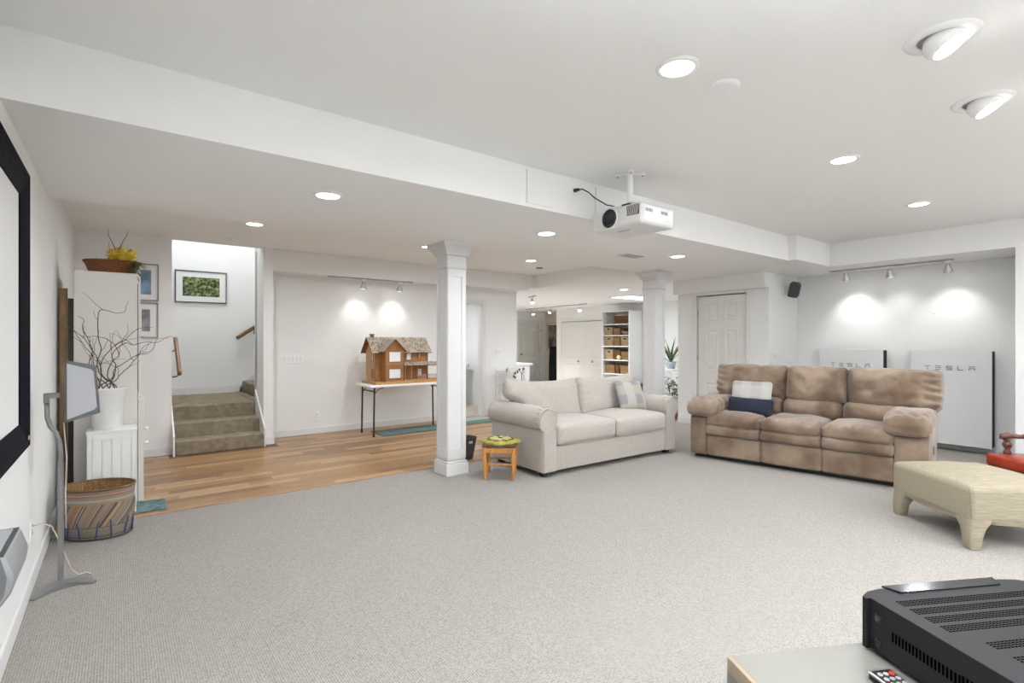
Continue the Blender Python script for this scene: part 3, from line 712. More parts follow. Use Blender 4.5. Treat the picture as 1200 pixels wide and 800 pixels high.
for lx in (0, 1):
    for ly in (0, 1):
        b = B(); cx_, cy_ = (0.085 if lx == 0 else OW - 0.085), (0.085 if ly == 0 else OL - 0.085); sx_, sy_ = (-1 if lx == 0 else 1), (-1 if ly == 0 else 1)
        rings = []
        for z, s_, o_ in ((0.0, 0.032, 0.045), (0.005, 0.036, 0.045), (0.09, 0.045, 0.040), (0.14, 0.055, 0.029), (0.18, 0.075, 0.009), (0.23, 0.082, 0.001)):
            ring = []
            for q in range(16):
                a = 2 * PI * q / 16; ca, sa = math.cos(a), math.sin(a); e = 0.45
                ring.append(b.verts.new((cx_ + sx_ * o_ + s_ * math.copysign(abs(ca) ** e, ca), cy_ + sy_ * o_ + s_ * math.copysign(abs(sa) ** e, sa), z)))
            rings.append(ring)
        for A, C in zip(rings, rings[1:]):
            for q in range(16): b.faces.new((A[q], A[(q + 1) % 16], C[(q + 1) % 16], C[q]))
        b.faces.new(list(reversed(rings[0]))); b.faces.new(rings[-1])
        obj('leg', b, LIN, ot, smooth='auto')
b = B(); tube(b, [(0.012, 0.03, 0.41), (0.006, 0.012, 0.40), (0.006, 0.006, 0.36), (0.006, 0.006, 0.22)], 0.003, 6); obj('corner_seam', b, LIN, ot, smooth=True)

# ---- armchair with the red seat
CH = mat('dark_turned_wood', (0.10, 0.032, 0.02), 0.35, var=0.3, vscale=12)
RED = mat('red_leather', (0.27, 0.022, 0.008), 0.28, var=0.25, vscale=10, bump=0.15, bscale=25)
ac = thing('armchair', 'dark turned wood armchair with glossy red leather seat behind the ottoman', 'chair', (5.475, 0.945, 0), math.atan2(-0.656, 0.755) + 0.0)
# local: x = depth (back), y = -width (chair front edge runs to -y)
CW_, CD_ = 0.60, 0.52
def f(q, a): q.z += 0.012 * (1 - a[0] ** 2) * (1 - a[1] ** 2) * (a[2] > 0) + nz(q, 9) * 0.004; return q
b = B(); rbox(b, CD_ / 2, -CW_ / 2, 0.43, CD_, CW_, 0.085, 0.018, k=3, m=(8, 8, 2), f=f); obj('seat', b, RED, ac, smooth='auto')
b = B(); box(b, 0.01, CD_ - 0.01, -CW_ + 0.01, -0.01, 0.33, 0.388, 0.004); obj('seat_frame', b, CH, ac)
prof_post = [(0.020, 0.47), (0.027, 0.485), (0.020, 0.50), (0.016, 0.515), (0.026, 0.535), (0.032, 0.55), (0.026, 0.565), (0.020, 0.575), (0.024, 0.585), (0.022, 0.60)]
for y in (-0.045, -CW_ + 0.045):
    b = B(); lathe(b, prof_post, 16, c=(0.13, y, 0)); obj('arm_post', b, CH, ac, smooth=True)
    b = B(); tube(b, [(0.085, y, 0.592), (0.095, y, 0.615), (0.13, y, 0.622), (0.22, y, 0.612), (0.34, y, 0.618), (0.50, y, 0.63)], [0.014, 0.026, 0.024, 0.017, 0.021, 0.019], 12); obj('armrest', b, CH, ac, smooth=True)
    b = B(); lathe(b, [(0.016, 0.0), (0.022, 0.02), (0.017, 0.06), (0.026, 0.2), (0.019, 0.24), (0.028, 0.27), (0.028, 0.34)], 14, c=(0.05, y, 0)); obj('leg', b, CH, ac, smooth=True)
    b = B(); tube(b, [(CD_ - 0.01, y, 0.0), (CD_ - 0.02, y, 0.40), (CD_ + 0.0, y, 0.62), (CD_ + 0.07, y, 0.98)], [0.018, 0.024, 0.022, 0.018], 12); obj('leg', b, CH, ac, smooth=True)
b = B(); box(b, CD_ + 0.03, CD_ + 0.06, -CW_ + 0.05, -0.05, 0.86, 0.97, 0.01); obj('back_rail', b, CH, ac)
b = B(); box(b, CD_ - 0.0, CD_ + 0.03, -CW_ + 0.05, -0.05, 0.60, 0.66, 0.01); obj('back_rail', b, CH, ac)
for k in range(4):
    b = B(); y = -0.14 - k * 0.107; tube(b, [(CD_ + 0.015, y, 0.65), (CD_ + 0.045, y, 0.87)], 0.009, 8); obj('spindle', b, CH, ac, smooth=True)

# ---- table, receiver, remote (bottom right)
RZT = -YAW + R(9)
def camxy(x, d): return (d * math.sin(YAW) + x * math.cos(YAW), d * math.cos(YAW) - x * math.sin(YAW))
TZ = 0.603
tx, ty = camxy(0.5174, 1.232)
BEI = mat('greige_laminate', (0.21, 0.20, 0.18), 0.5); TANE = mat('tan_edge_band', (0.30, 0.24, 0.17), 0.5)
tb = thing('media_table', 'greige laminate low table under the black receiver, bottom right', 'table', (tx, ty, 0), RZT)
b = B(); box(b, 0.012, 1.20, -0.50, -0.0, TZ - 0.035, TZ, 0.0015); obj('tabletop', b, BEI, tb)
b = B(); box(b, 0.0, 0.012, -0.50, 0.0, TZ - 0.035, TZ, 0.001); obj('edge_band', b, TANE, tb)
b = B(); box(b, 0.0, 0.02, -0.50, 0.0, 0.0, TZ - 0.035); obj('side_panel', b, BEI, tb)
b = B(); box(b, 1.18, 1.20, -0.50, 0.0, 0.0, TZ - 0.035); obj('side_panel', b, BEI, tb)
b = B(); box(b, 0.02, 1.18, -0.02, -0.0, 0.05, TZ - 0.035); obj('back_panel', b, BEI, tb)
b = B(); box(b, 0.02, 1.18, -0.48, -0.02, 0.25, 0.27); obj('shelf', b, BEI, tb)
RB = mat('receiver_steel', (0.016, 0.016, 0.017), 0.5, spec=0.25, metal=0.3, bump=0.05, bscale=900); RG = mat('receiver_gloss', (0.02, 0.02, 0.022), 0.12)
rx, ry = camxy(0.862, 1.262)
rc = thing('av_receiver', 'black home cinema receiver with slotted vents on the media table', 'receiver', (rx, ry, TZ), -YAW + R(8.5))
RW, RD, RH = 0.50, 0.40, 0.132
b = B(); box(b, 0.010, RW - 0.010, -RD, -0.012, 0.012, RH, 0.0015); obj('case', b, RB, rc)
b = B(); poly = [(0.0, -0.014), (0.0, -0.002), (0.03, 0.016), (0.07, 0.024), (RW - 0.07, 0.024), (RW - 0.03, 0.016), (RW, -0.002), (RW, -0.014)]
prism(b, poly, 0.010, RH - 0.001, 'z'); fp = obj('front_panel', b, RB, rc)
b = B(); prism(b, [(0.105, -0.006), (0.085, 0.030), (RW - 0.085, 0.030), (RW - 0.105, -0.006)], RH - 0.001, RH + 0.003, 'z'); obj('display_cap', b, RG, fp)
PIT = mat('vent_black', (0.001, 0.001, 0.001), 1.0, spec=0.0)
for k in range(4):
    b = B(); yb = -0.040 - k * 0.036
    for i in range(44):
        for j in range(4):
            x = 0.055 + i * 0.009; box(b, x, x + 0.0062, yb - j * 0.0065 - 0.0035, yb - j * 0.0065, RH - 0.0002, RH + 0.0004)
    tag(obj('vent_grid', b, PIT, rc), kind='stuff')
for k in range(3):
    b = B(); yb = -0.215 - k * 0.05
    for i in range(38):
        for j in range(4):
            x = 0.09 + i * 0.009; box(b, x, x + 0.0062, yb - j * 0.0065 - 0.0035, yb - j * 0.0065, RH - 0.0002, RH + 0.0004)
    tag(obj('vent_grid', b, PIT, rc), kind='stuff')
for (y0, z0, z1, n) in ((-0.075, 0.060, 0.082, 19), (-0.235, 0.040, 0.085, 14)):
    for k in range(n):
        b = B(); y = y0 - k * 0.0085; box(b, 0.0094, 0.0104, y - 0.0042, y, z0, z1); obj('side_slot', b, PIT, rc)
for z in (0.035, 0.095):
    b = B(); lathe(b, [(0.010, 0), (0.010, 0.002), (0.007, 0.003), (0.006, 0.0015), (0.001, 0.0015)], 16, M=Matrix.Translation((0.0095, -0.038, z)) @ Matrix.Rotation(-PI / 2, 4, 'Y')); obj('screw', b, RG, rc, smooth='auto')
for x in (0.05, RW - 0.05):
    for y in (-0.05, -0.35):
        b = B(); lathe(b, [(0.02, 0), (0.022, 0.012)], 16, c=(x, y, 0)); obj('foot', b, BLACK, rc)
mx_, my_ = camxy(0.800, 1.150)
rm = thing('remote_control', 'black and silver remote control beside the receiver on the table', 'remote', (mx_, my_, TZ), -YAW + R(9))
b = B(); box(b, 0, 0.055, -0.17, 0, 0.0, 0.014, 0.003); obj('body', b, BLACK, rm)
b = B(); box(b, -0.001, 0.056, -0.171, 0.001, 0.012, 0.018, 0.002); obj('bezel', b, STEEL, rm)
b = B(); box(b, 0.004, 0.051, -0.166, -0.004, 0.017, 0.0190, 0.0005); obj('keypad', b, BLACK, rm)
KEY = mat('key_grey', (0.35, 0.35, 0.35), 0.5); KR = mat('key_red', (0.6, 0.03, 0.02), 0.4)
for r_ in range(9):
    for c_ in range(3):
        b = B(); lathe(b, [(0.0055, 0), (0.0052, 0.0018), (0.004, 0.0022)], 12, c=(0.013 + c_ * 0.0145, -0.018 - r_ * 0.0165, 0.019)); obj('power_key' if (r_ == 0 and c_ == 2) else 'key', b, KR if (r_ == 0 and c_ == 2) else KEY, rm, smooth='auto')

# ================================================================== RIGHT WALL: batteries and speaker
PWW = mat('battery_white', (0.78, 0.785, 0.785), 0.25)
PWS = mat('battery_side', (0.008, 0.008, 0.010), 0.6, spec=0.15)
LET = mat('letter_grey', (0.16, 0.16, 0.17), 0.4)
def battery(y0, y1, label):
    t = thing('wall_battery', label, 'wall battery', (XR, (y0 + y1) / 2, 0.08), -PI / 2)     # local x -> -Y, front -y -> -X
    hw = (y1 - y0) / 2; H = 1.17
    b = B(); box(b, -hw, hw, -0.175, -0.155, 0, H, 0.004); obj('front_cover', b, PWW, t)
    b = B(); box(b, -hw + 0.006, hw + 0.001, -0.156, -0.03, 0.012, H - 0.01, 0.003); obj('side_case', b, PWS, t)
    b = B(); box(b, -hw + 0.06, hw - 0.06, -0.03, 0.0, 0.1, H - 0.1); obj('bracket', b, GREY, t)
    # lettering: T E S L A as raised strokes
    lh, lw, st_ = 0.050, 0.058, 0.0075
    def strokes(ch):
        if ch == 'T': return [(0, 1, 1 - .16, 1), (0.42, 0.58, 0, 0.66)]
        if ch == 'E': return [(0, 1, 1 - .16, 1), (0, 1, .42, .58), (0, 1, 0, .16)]
        if ch == 'S': return [(0, 1, .84, 1), (0, .14, .58, 1), (0, 1, .42, .58), (.86, 1, 0, .42), (0, 1, 0, .16)]
        if ch == 'L': return [(0, .14, 0, 1), (0, 1, 0, .16)]
        if ch == 'A': return [(0, 1, .84, 1), (0, .14, 0, .58), (.86, 1, 0, .58), (0, 1, .42, .58)]
    for i, ch in enumerate('TESLA'):
        b = B(); x = -0.245 + i * (0.49 - lw) / 4
        for (a, c, e, g) in strokes(ch): box(b, x + a * lw, x + c * lw, -0.1775, -0.1745, H - 0.245 + e * lh, H - 0.245 + g * lh)
        obj('letter', b, LET, t)
battery(2.445, 3.24, 'white wall battery left of the other, mostly hidden by the brown sofa')
battery(1.355, 2.145, 'white wall battery right of the other, seen almost whole above the ottoman')
for (y, z) in ((3.05, 1.64), (1.94, 1.72)):
    b = B(); tube(b, [(XR, y, z), (XR - 0.012, y, z)], 0.006, 8); tag(obj('wall_nail', b, STEEL), 'small nail in the white wall above the ' + ('left' if y > 2.5 else 'right') + ' wall battery', 'nail')
ws = thing('surround_speaker', 'small dark grey speaker bracketed high on the short white wall', 'speaker', (7.93, 3.62, 2.13), 0)
b = B(); box(b, -0.03, 0.03, -0.012, 0, -0.05, 0.05, 0.003); tube(b, [(0, -0.01, 0), (0, -0.07, -0.01)], 0.012, 10); obj('bracket', b, WHITEB, ws)
Mx = Matrix.Translation((0.03, -0.13, -0.0)) @ Matrix.Rotation(R(-12), 4, 'Y') @ Matrix.Rotation(R(18), 4, 'X') @ Matrix.Rotation(R(12), 4, 'Z')
b = B(); rbox(b, 0, 0, 0, 0.15, 0.13, 0.22, 0.03, k=3, m=(2, 2, 2), M=Mx); obj('cabinet', b, DARKG, ws, smooth='auto')
b = B(); rbox(b, 0, -0.066, -0.01, 0.13, 0.012, 0.18, 0.006, k=2, m=(2, 1, 2), M=Mx); obj('grille', b, mat('grille_grey', (0.05, 0.055, 0.065), 0.8, bump=0.3, bscale=600), ws, smooth='auto')

# ================================================================== PROJECTOR
pj = thing('projector', 'white ceiling projector with a large dark lens facing the screen', 'projector', (3.15, 2.585, 2.29), -PI / 2)
PX = mat('projector_white', (0.70, 0.695, 0.675), 0.35)
def f(q, a):
    q.z -= 0.010 * (1 - a[0] ** 2) * (1 - a[1] ** 2) * (a[2] < 0); q.y += 0.018 * a[0] ** 4 * (a[1] < 0); return q
b = B(); rbox(b, 0, 0, 0, 0.50, 0.40, 0.155, 0.028, k=4, m=(12, 8, 3), f=f); obj('casing', b, PX, pj, smooth=True)
b = B(); MM = Matrix.Translation((-0.045, -0.19, 0.0)) @ Matrix.Rotation(PI / 2, 4, 'X')
lathe(b, [(0.082, 0.0), (0.082, 0.012), (0.074, 0.020), (0.070, 0.016)], 36, cap=False, M=MM); ln = obj('lens_ring', b, PX, pj, smooth='auto')
b = B(); lathe(b, [(0.071, 0.0), (0.070, 0.018), (0.056, 0.020), (0.050, 0.012)], 36, cap=True, M=MM); obj('lens_barrel', b, BLACK, ln, smooth='auto')
b = B(); lathe(b, [(0.050, 0.0125), (0.035, 0.018), (0.0, 0.020)], 30, cap=False, M=MM); obj('lens_glass', b, mat('lens_glass', (0.02, 0.02, 0.025), 0.08), ln, smooth=True)
b = B(); box(b, 0.115, 0.225, -0.2005, -0.180, -0.012, 0.062, 0.004); g = obj('grille', b, mat('grille_brown', (0.11, 0.09, 0.075), 0.6), pj)
for k in range(8):
    b = B(); x = 0.118 + k * 0.0135; tube(b, [(x, -0.202, -0.010), (x + 0.012, -0.202, 0.060)], 0.0016, 6); obj('louvre', b, PX, g)
for (x0, x1) in ((-0.15, -0.05), (0.03, 0.12)):
    b = B(); 
    for k in range(6): box(b, 0.2485, 0.2515, x0 + k * 0.014, x0 + k * 0.014 + 0.006, 0.010, 0.034)
    obj('side_vent', b, DARKG, pj)
b = B(); box(b, -0.06, 0.06, -0.10, -0.085, -0.088, -0.080, 0.002); obj('foot_latch', b, mat('latch_grey', (0.45, 0.45, 0.44), 0.5), pj)
pm = thing('projector_mount', 'white ceiling pole mount with cross shaped plate above the projector', 'mount', (3.15, 2.60, ZC))
b = B(); lathe(b, [(0.024, -0.005), (0.024, -0.235)], 20); obj('pole', b, WHITEB, pm, smooth='auto')
for k in range(4):
    a = k * PI / 2 + 0.75; b = B(); Mr = Matrix.Rotation(a, 4, 'Z'); box(b, 0.0, 0.10, -0.015, 0.015, -0.010, 0, 0.002, Mr); lathe(b, [(0.02, 0), (0.02, -0.014), (0.014, -0.018)], 16, c=(0.095 * math.cos(a), 0.095 * math.sin(a), 0)); am = obj('plate_arm', b, WHITEB, pm, smooth='auto')
    b = B(); lathe(b, [(0.007, -0.018), (0.006, -0.022)], 10, c=(0.095 * math.cos(a), 0.095 * math.sin(a), 0)); obj('screw', b, DARKG, am)
b = B(); box(b, -0.05, 0.05, -0.06, 0.06, -0.262, -0.235, 0.004); obj('bracket_block', b, BLACK, pm)
for k in range(4):
    sx_, sy_ = ((-1, -1), (1, -1), (1, 1), (-1, 1))[k]
    b = B(); tube(b, [(sx_ * 0.03, sy_ * 0.03, -0.24), (sx_ * 0.09, sy_ * 0.10, -0.255), (sx_ * 0.11, sy_ * 0.12, -0.292)], 0.009, 8); obj('claw', b, WHITEB, pm, smooth=True)
b = B(); tube(b, [(2.89, 2.925, 2.565), (2.93, 2.90, 2.575), (2.97, 2.87, 2.55), (3.00, 2.83, 2.50), (3.06, 2.76, 2.44), (3.12, 2.70, 2.42), (3.15, 2.655, 2.42)], 0.005, 8)
tube(b, [(2.87, 2.94, 2.560), (2.88, 2.93, 2.562), (2.91, 2.912, 2.572)], [0.010, 0.016, 0.010], 10)
tag(obj('power_cable', b, BLACK, smooth=True), 'black cable hanging from the soffit face to the projector', 'cable')

# ================================================================== LEFT WALL: screen, speakers
sc = thing('projector_screen', 'wide projection screen with black velvet frame on the left wall', 'screen', (XL, 1.9, 1.515), 0)
SY0, SY1, SZ0, SZ1 = -1.6, 1.60, -0.67, 0.67
b = B(); box(b, 0, 0.006, SY0 + 0.05, SY1 - 0.05, SZ0 + 0.05, SZ1 - 0.05); obj('screen_surface', b, mat('screen_white', (0.83, 0.83, 0.82), 0.6), sc)
VEL = mat('black_velvet', (0.004, 0.005, 0.009), 0.8, var=0.4, vscale=20, spec=0.1)
fw = 0.115
def bevel_frame(p_out, p_in):   # 3D corners
    pass
C_o = [(SY0, SZ0), (SY1, SZ0), (SY1, SZ1), (SY0, SZ1)]; C_i = [(SY0 + fw, SZ0 + fw), (SY1 - fw, SZ0 + fw), (SY1 - fw, SZ1 - fw), (SY0 + fw, SZ1 - fw)]
for k in range(4):
    j = (k + 1) % 4; b = B()
    def P(c, x): return b.verts.new((x, c[0], c[1]))
    o0, o1, i0, i1 = C_o[k], C_o[j], C_i[k], C_i[j]
    A = [P(o0, 0), P(o0, 0.036), P(i0, 0.012), P(i0, 0.0)]; C = [P(o1, 0), P(o1, 0.036), P(i1, 0.012), P(i1, 0.0)]
    b.faces.new(A); b.faces.new(list(reversed(C)))
    for q in range(4): b.faces.new((A[q], C[q], C[(q + 1) % 4], A[(q + 1) % 4]))
    obj('frame_bar', b, VEL, sc)
b = B(); lathe(b, [(0.012, 0), (0.010, 0.003)], 16, sy=1.6, M=Matrix.Translation((0.034, SY1 - 0.04, SZ0 + 0.04)) @ Matrix.Rotation(PI / 2, 4, 'Y')); obj('badge', b, STEEL, sc)

# centre speaker bracketed low on the wall
SG = mat('speaker_silver', (0.32, 0.33, 0.335), 0.4, metal=0.25); SGR = mat('speaker_grille', (0.15, 0.155, 0.16), 0.7, bump=0.4, bscale=700)
cs = thing('wall_speaker', 'silver grey speaker fixed low on the left wall below the screen frame', 'speaker', (XL, 2.17, 0.62), 0)
b = B(); prism(b, [(0.0, -0.085), (0.095, -0.080), (0.128, -0.03), (0.135, 0.02), (0.115, 0.086), (0.0, 0.088)], 0.004, 0.31, 'y'); bmesh.ops.bevel(b, geom=list(b.edges), offset=0.008, segments=2, profile=0.5, affect='EDGES'); obj('cabinet', b, SG, cs, smooth='auto')
b = B(); prism(b, [(0.0, -0.080), (0.088, -0.076), (0.112, -0.03), (0.118, 0.02), (0.104, 0.080), (0.0, 0.082)], -0.012, 0.006, 'y'); obj('end_grille', b, SGR, cs)
b = B(); box(b, 0.0, 0.112, 0.0, 0.305, 0.0865, 0.0905, 0.001); obj('top_rim', b, DARKG, cs)
b = B(); box(b, 0.0, 0.098, 0.014, 0.290, 0.0895, 0.0925, 0.001); obj('top_panel', b, mat('top_pale_grey', (0.42, 0.43, 0.43), 0.5), cs)
# ---- floor speaker stand
SS = mat('stand_grey', (0.25, 0.255, 0.255), 0.35, metal=0.5)
ss = thing('speaker_stand', 'slim grey speaker stand with curved neck and boomerang foot', 'speaker stand', (-0.262, 3.82, 0))
b = B()
arc = []
for k in range(13):
    s_ = k / 12; 
    p = Vector((-0.10, -0.16, 0)) * (1 - s_) ** 2 + Vector((0.01, 0.03, 0)) * 2 * s_ * (1 - s_) + Vector((0.15, -0.10, 0)) * s_ ** 2
    arc.append(p)
for q in range(len(arc) - 1):
    pass
L_, Rr = [], []
for k, p in enumerate(arc):
    t_ = (arc[min(k + 1, 12)] - arc[max(k - 1, 0)]).normalized(); n_ = Vector((-t_.y, t_.x, 0)); w_ = 0.014 + 0.026 * math.sin(PI * k / 12)
    L_.append(p + n_ * w_ * 1.2); Rr.append(p - n_ * w_ * 0.8)
hz_ = [0.008 + 0.018 * math.sin(PI * k / 12) for k in range(13)]
top = [[b.verts.new((p.x, p.y, h_)) for p, h_ in zip(S_, hz_)] for S_ in (L_, Rr)]; bot = [[b.verts.new((p.x, p.y, 0.0)) for p in S_] for S_ in (L_, Rr)]
for k in range(12):
    b.faces.new((top[0][k], top[0][k + 1], top[1][k + 1], top[1][k])); b.faces.new((bot[0][k], bot[1][k], bot[1][k + 1], bot[0][k + 1]))
    b.faces.new((top[0][k], bot[0][k], bot[0][k + 1], top[0][k + 1])); b.faces.new((top[1][k], top[1][k + 1], bot[1][k + 1], bot[1][k]))
b.faces.new((top[0][0], top[1][0], bot[1][0], bot[0][0])); b.faces.new((top[0][12], bot[0][12], bot[1][12], top[1][12]))
obj('foot', b, SS, ss, smooth='auto')
b = B(); tube(b, [(0, 0, 0.015), (0, 0, 0.68)], 0.0135, 14); obj('pole', b, SS, ss, smooth='auto')
b = B(); tube(b, [(0, 0, 0.50), (0, 0, 0.54)], 0.0165, 14); obj('collar', b, SS, ss, smooth='auto')
b = B(); tube(b, [(0, 0, 0.64), (0, 0, 0.74), (-0.005, 0, 0.80), (-0.02, 0, 0.85), (-0.042, -0.01, 0.89), (-0.055, -0.01, 0.94), (-0.057, -0.01, 1.04)], 0.0118, 12); obj('neck', b, SS, ss, smooth=True)
b = B(); box(b, -0.07, -0.045, -0.03, 0.01, 1.02, 1.075, 0.004); box(b, -0.055, 0.0, -0.022, 0.0, 1.045, 1.075, 0.004); obj('bracket', b, SS, ss)
sp = thing('satellite_speaker', 'flat silver grey speaker panel on the curved stand', 'speaker', (-0.185, 3.80, 1.08), R(34))
# local: x across the front, -y is the front
tp = []
def quadbox(b, fr_, bk, ins=0.0):
    A = [b.verts.new(p) for p in fr_]; C = [b.verts.new(p) for p in bk]; b.faces.new(A); b.faces.new(list(reversed(C)))
    for q in range(len(A)): b.faces.new((A[q], C[q], C[(q + 1) % len(A)], A[(q + 1) % len(A)]))
fr_ = [(-0.085, -0.03, -0.165), (0.085, -0.03, -0.130), (0.065, -0.03, 0.140), (-0.085, -0.03, 0.175)]
bk = [(-0.035, 0.045, -0.130), (0.125, 0.045, -0.115), (0.115, 0.045, 0.135), (-0.035, 0.045, 0.145)]
b = B(); quadbox(b, fr_, bk); bmesh.ops.bevel(b, geom=list(b.edges), offset=0.008, segments=2, profile=0.5, affect='EDGES'); obj('cabinet', b, mat('cabinet_pale_grey', (0.50, 0.50, 0.50), 0.45), sp, smooth='auto')
fr2 = [(-0.085, -0.042, -0.166), (0.087, -0.042, -0.132), (0.068, -0.042, 0.142), (-0.085, -0.042, 0.177)]; bk2 = [(x, -0.029, z) for x, y, z in fr2]
b = B(); quadbox(b, fr2, bk2); obj('front_bezel', b, mat('bezel_grey', (0.10, 0.105, 0.11), 0.5), sp)
fr3 = [(-0.083, -0.046, -0.150), (0.055, -0.046, -0.110), (0.068, -0.046, -0.095), (0.050, -0.046, 0.108), (0.038, -0.046, 0.121), (-0.083, -0.046, 0.158)]; bk3 = [(x, -0.041, z) for x, y, z in fr3]
b = B(); quadbox(b, fr3, bk3); obj('grille', b, mat('grille_pale', (0.40, 0.405, 0.42), 0.55, bump=0.2, bscale=800), sp)
b = B(); tube(b, [(XL + 0.012, 3.84, 0.345), (-0.34, 3.84, 0.352), (-0.30, 3.83, 0.33), (-0.275, 3.815, 0.27), (-0.245, 3.83, 0.16), (-0.22, 3.86, 0.06), (-0.19, 3.88, 0.012), (-0.15, 3.90, 0.008), (-0.13, 3.86, 0.008)], 0.0035, 6)
tag(obj('speaker_cable', b, mat('cable_cream', (0.62, 0.55, 0.43), 0.5), smooth=True), 'thin cream cable from the wall socket past the speaker stand to the carpet', 'cable')
b = B(); tube(b, [(-0.25, 3.84, 0.90), (-0.238, 3.845, 0.70), (-0.243, 3.845, 0.5), (-0.24, 3.845, 0.3)], 0.003, 6); tag(obj('speaker_wire', b, mat('wire_white', (0.7, 0.68, 0.64), 0.5), smooth=True), 'thin white wire hanging down behind the grey speaker panel', 'cable')

# ================================================================== LEFT CORNER
CW2 = mat('cabinet_cream', (0.74, 0.715, 0.66), 0.5)
tc_ = thing('tall_cabinet', 'tall cream cabinet carrying the wicker flower basket', 'cabinet', (-0.285, 5.30, 0))
b = B(); box(b, 0, 0.405, 0, 0.60, 0.0, 1.925, 0.003); obj('body', b, CW2, tc_)
b = B(); box(b, 0.408, 0.426, 0.005, 0.595, 0.90, 1.86, 0.003); dr = obj('door', b, CW2, tc_)
b = B(); box(b, 0.408, 0.446, 0.005, 0.595, 0.02, 0.88, 0.003); dl = obj('door', b, CW2, tc_)
b = B(); lathe(b, [(0.006, 0), (0.006, 0.015), (0.016, 0.022), (0.014, 0.034)], 14, M=Matrix.Translation((0.446, 0.06, 0.50)) @ Matrix.Rotation(PI / 2, 4, 'Y')); obj('knob', b, WHITEB, dl, smooth=True)
b = B(); lathe(b, [(0.006, 0), (0.006, 0.015), (0.016, 0.022), (0.014, 0.034)], 14, M=Matrix.Translation((0.446, 0.06, 0.62)) @ Matrix.Rotation(PI / 2, 4, 'Y')); obj('knob', b, WHITEB, dl, smooth=True)
b = B(); box(b, 0.405, 0.409, 0.0, 0.02, 0.95, 1.84); obj('door_gap_shade', b, DARKG, tc_)  # dark strip painted as the shade in the upper door gap
b = B(); box(b, 0, 0.050, 0, 0.010, 0.0, 1.78, 0.002); dp = tag(obj('wall_shade_strip', b, mat('amber_brown_shade', (0.20, 0.115, 0.045), 0.6, var=0.3, vscale=3)), 'amber brown board painted as the tall cabinet shadow on the left wall', 'shade'); dp.location = (-0.374, 5.34, 0)  # thin strip painted in the amber tone of the cabinet's shadow on the wall
b = B(); box(b, 0, 0.034, 0, 0.012, 0.0, 1.70, 0.002); dp = tag(obj('dark_shade_strip', b, mat('dark_brown_shade', (0.025, 0.016, 0.012), 0.6, var=0.2)), 'nearly black board painted as the dark end of the shadow beside the tall cabinet', 'shade'); dp.location = (-0.322, 5.32, 0)  # near-black strip, the dark end of the same painted wall shadow
# small white cabinet
sw = thing('small_cabinet', 'small white panelled cabinet under the white vase', 'cabinet', (-0.195, 4.985, 0.0256))
b = B(); box(b, 0.0, 0.30, 0.012, 0.29, 0.05, 0.635, 0.002); obj('body', b, WHITE, sw)
b = B(); box(b, -0.006, 0.306, -0.006, 0.300, 0.635, 0.652, 0.003); obj('top', b, WHITE, sw)
for x in (0.0, 0.27):
    for y in (0.0, 0.26): b = B(); box(b, x, x + 0.03, y, y + 0.03, 0, 0.635, 0.002); obj('leg', b, WHITE, sw)
for z0_, z1_ in ((0.585, 0.635), (0.09, 0.13)):
    b = B(); box(b, 0.03, 0.27, 0.0, 0.012, z0_, z1_, 0.001); obj('frame_rail', b, WHITE, sw)
for k in range(4):
    b = B(); box(b, 0.032 + k * 0.0595, 0.032 + k * 0.0595 + 0.0575, 0.006, 0.0125, 0.13, 0.585, 0.001); obj('tongue_board', b, WHITE, sw)
# vase and branches
VX, VY, VZ = -0.075, 5.13, 0.678
va = B(); lathe(va, [(0.088, 0.0), (0.092, 0.005), (0.118, 0.305), (0.122, 0.31), (0.119, 0.32), (0.110, 0.318), (0.104, 0.28), (0.08, 0.02)], 40, cap=True)
va = tag(obj('vase', va, WHITE, smooth='auto'), 'tall matt white tapered vase on the small white cabinet', 'vase'); va.location = (VX, VY, VZ)
TW = mat('willow_bark', (0.085, 0.045, 0.025), 0.7, var=0.3, vscale=30)
def D(u, v, k):
    dx, dy, dz = math.sin(YAW) + math.cos(YAW) * (u - 600) / 600, math.cos(YAW) - math.sin(YAW) * (u - 600) / 600, (400 - v) / 600
    return Vector((dx * k, dy * k, EYE + dz * k))
def twig(bm, base, path, r0, r1, dd=0.0):
    """path: heights/offset points relative to vase mouth (x, y, z); smoothed"""
    pts = [Vector(base)] + [Vector(p) for p in path]; out = []
    for i in range(len(pts) - 1):
        p0, p1, p2, p3 = pts[max(i - 1, 0)], pts[i], pts[i + 1], pts[min(i + 2, len(pts) - 1)]
        for k in range(5):
            t = k / 5; out.append(0.5 * ((2 * p1) + (-p0 + p2) * t + (2 * p0 - 5 * p1 + 4 * p2 - p3) * t * t + (-p0 + 3 * p1 - 3 * p2 + p3) * t ** 3))
    out.append(pts[-1]); n = len(out)
    out = [p + Vector((nz(p, 30, 1), nz(p, 30, 5), nz(p, 30, 9))) * 0.006 for p in out]
    tube(bm, out, [r0 + (r1 - r0) * i / (n - 1) for i in range(n)], 6); return out
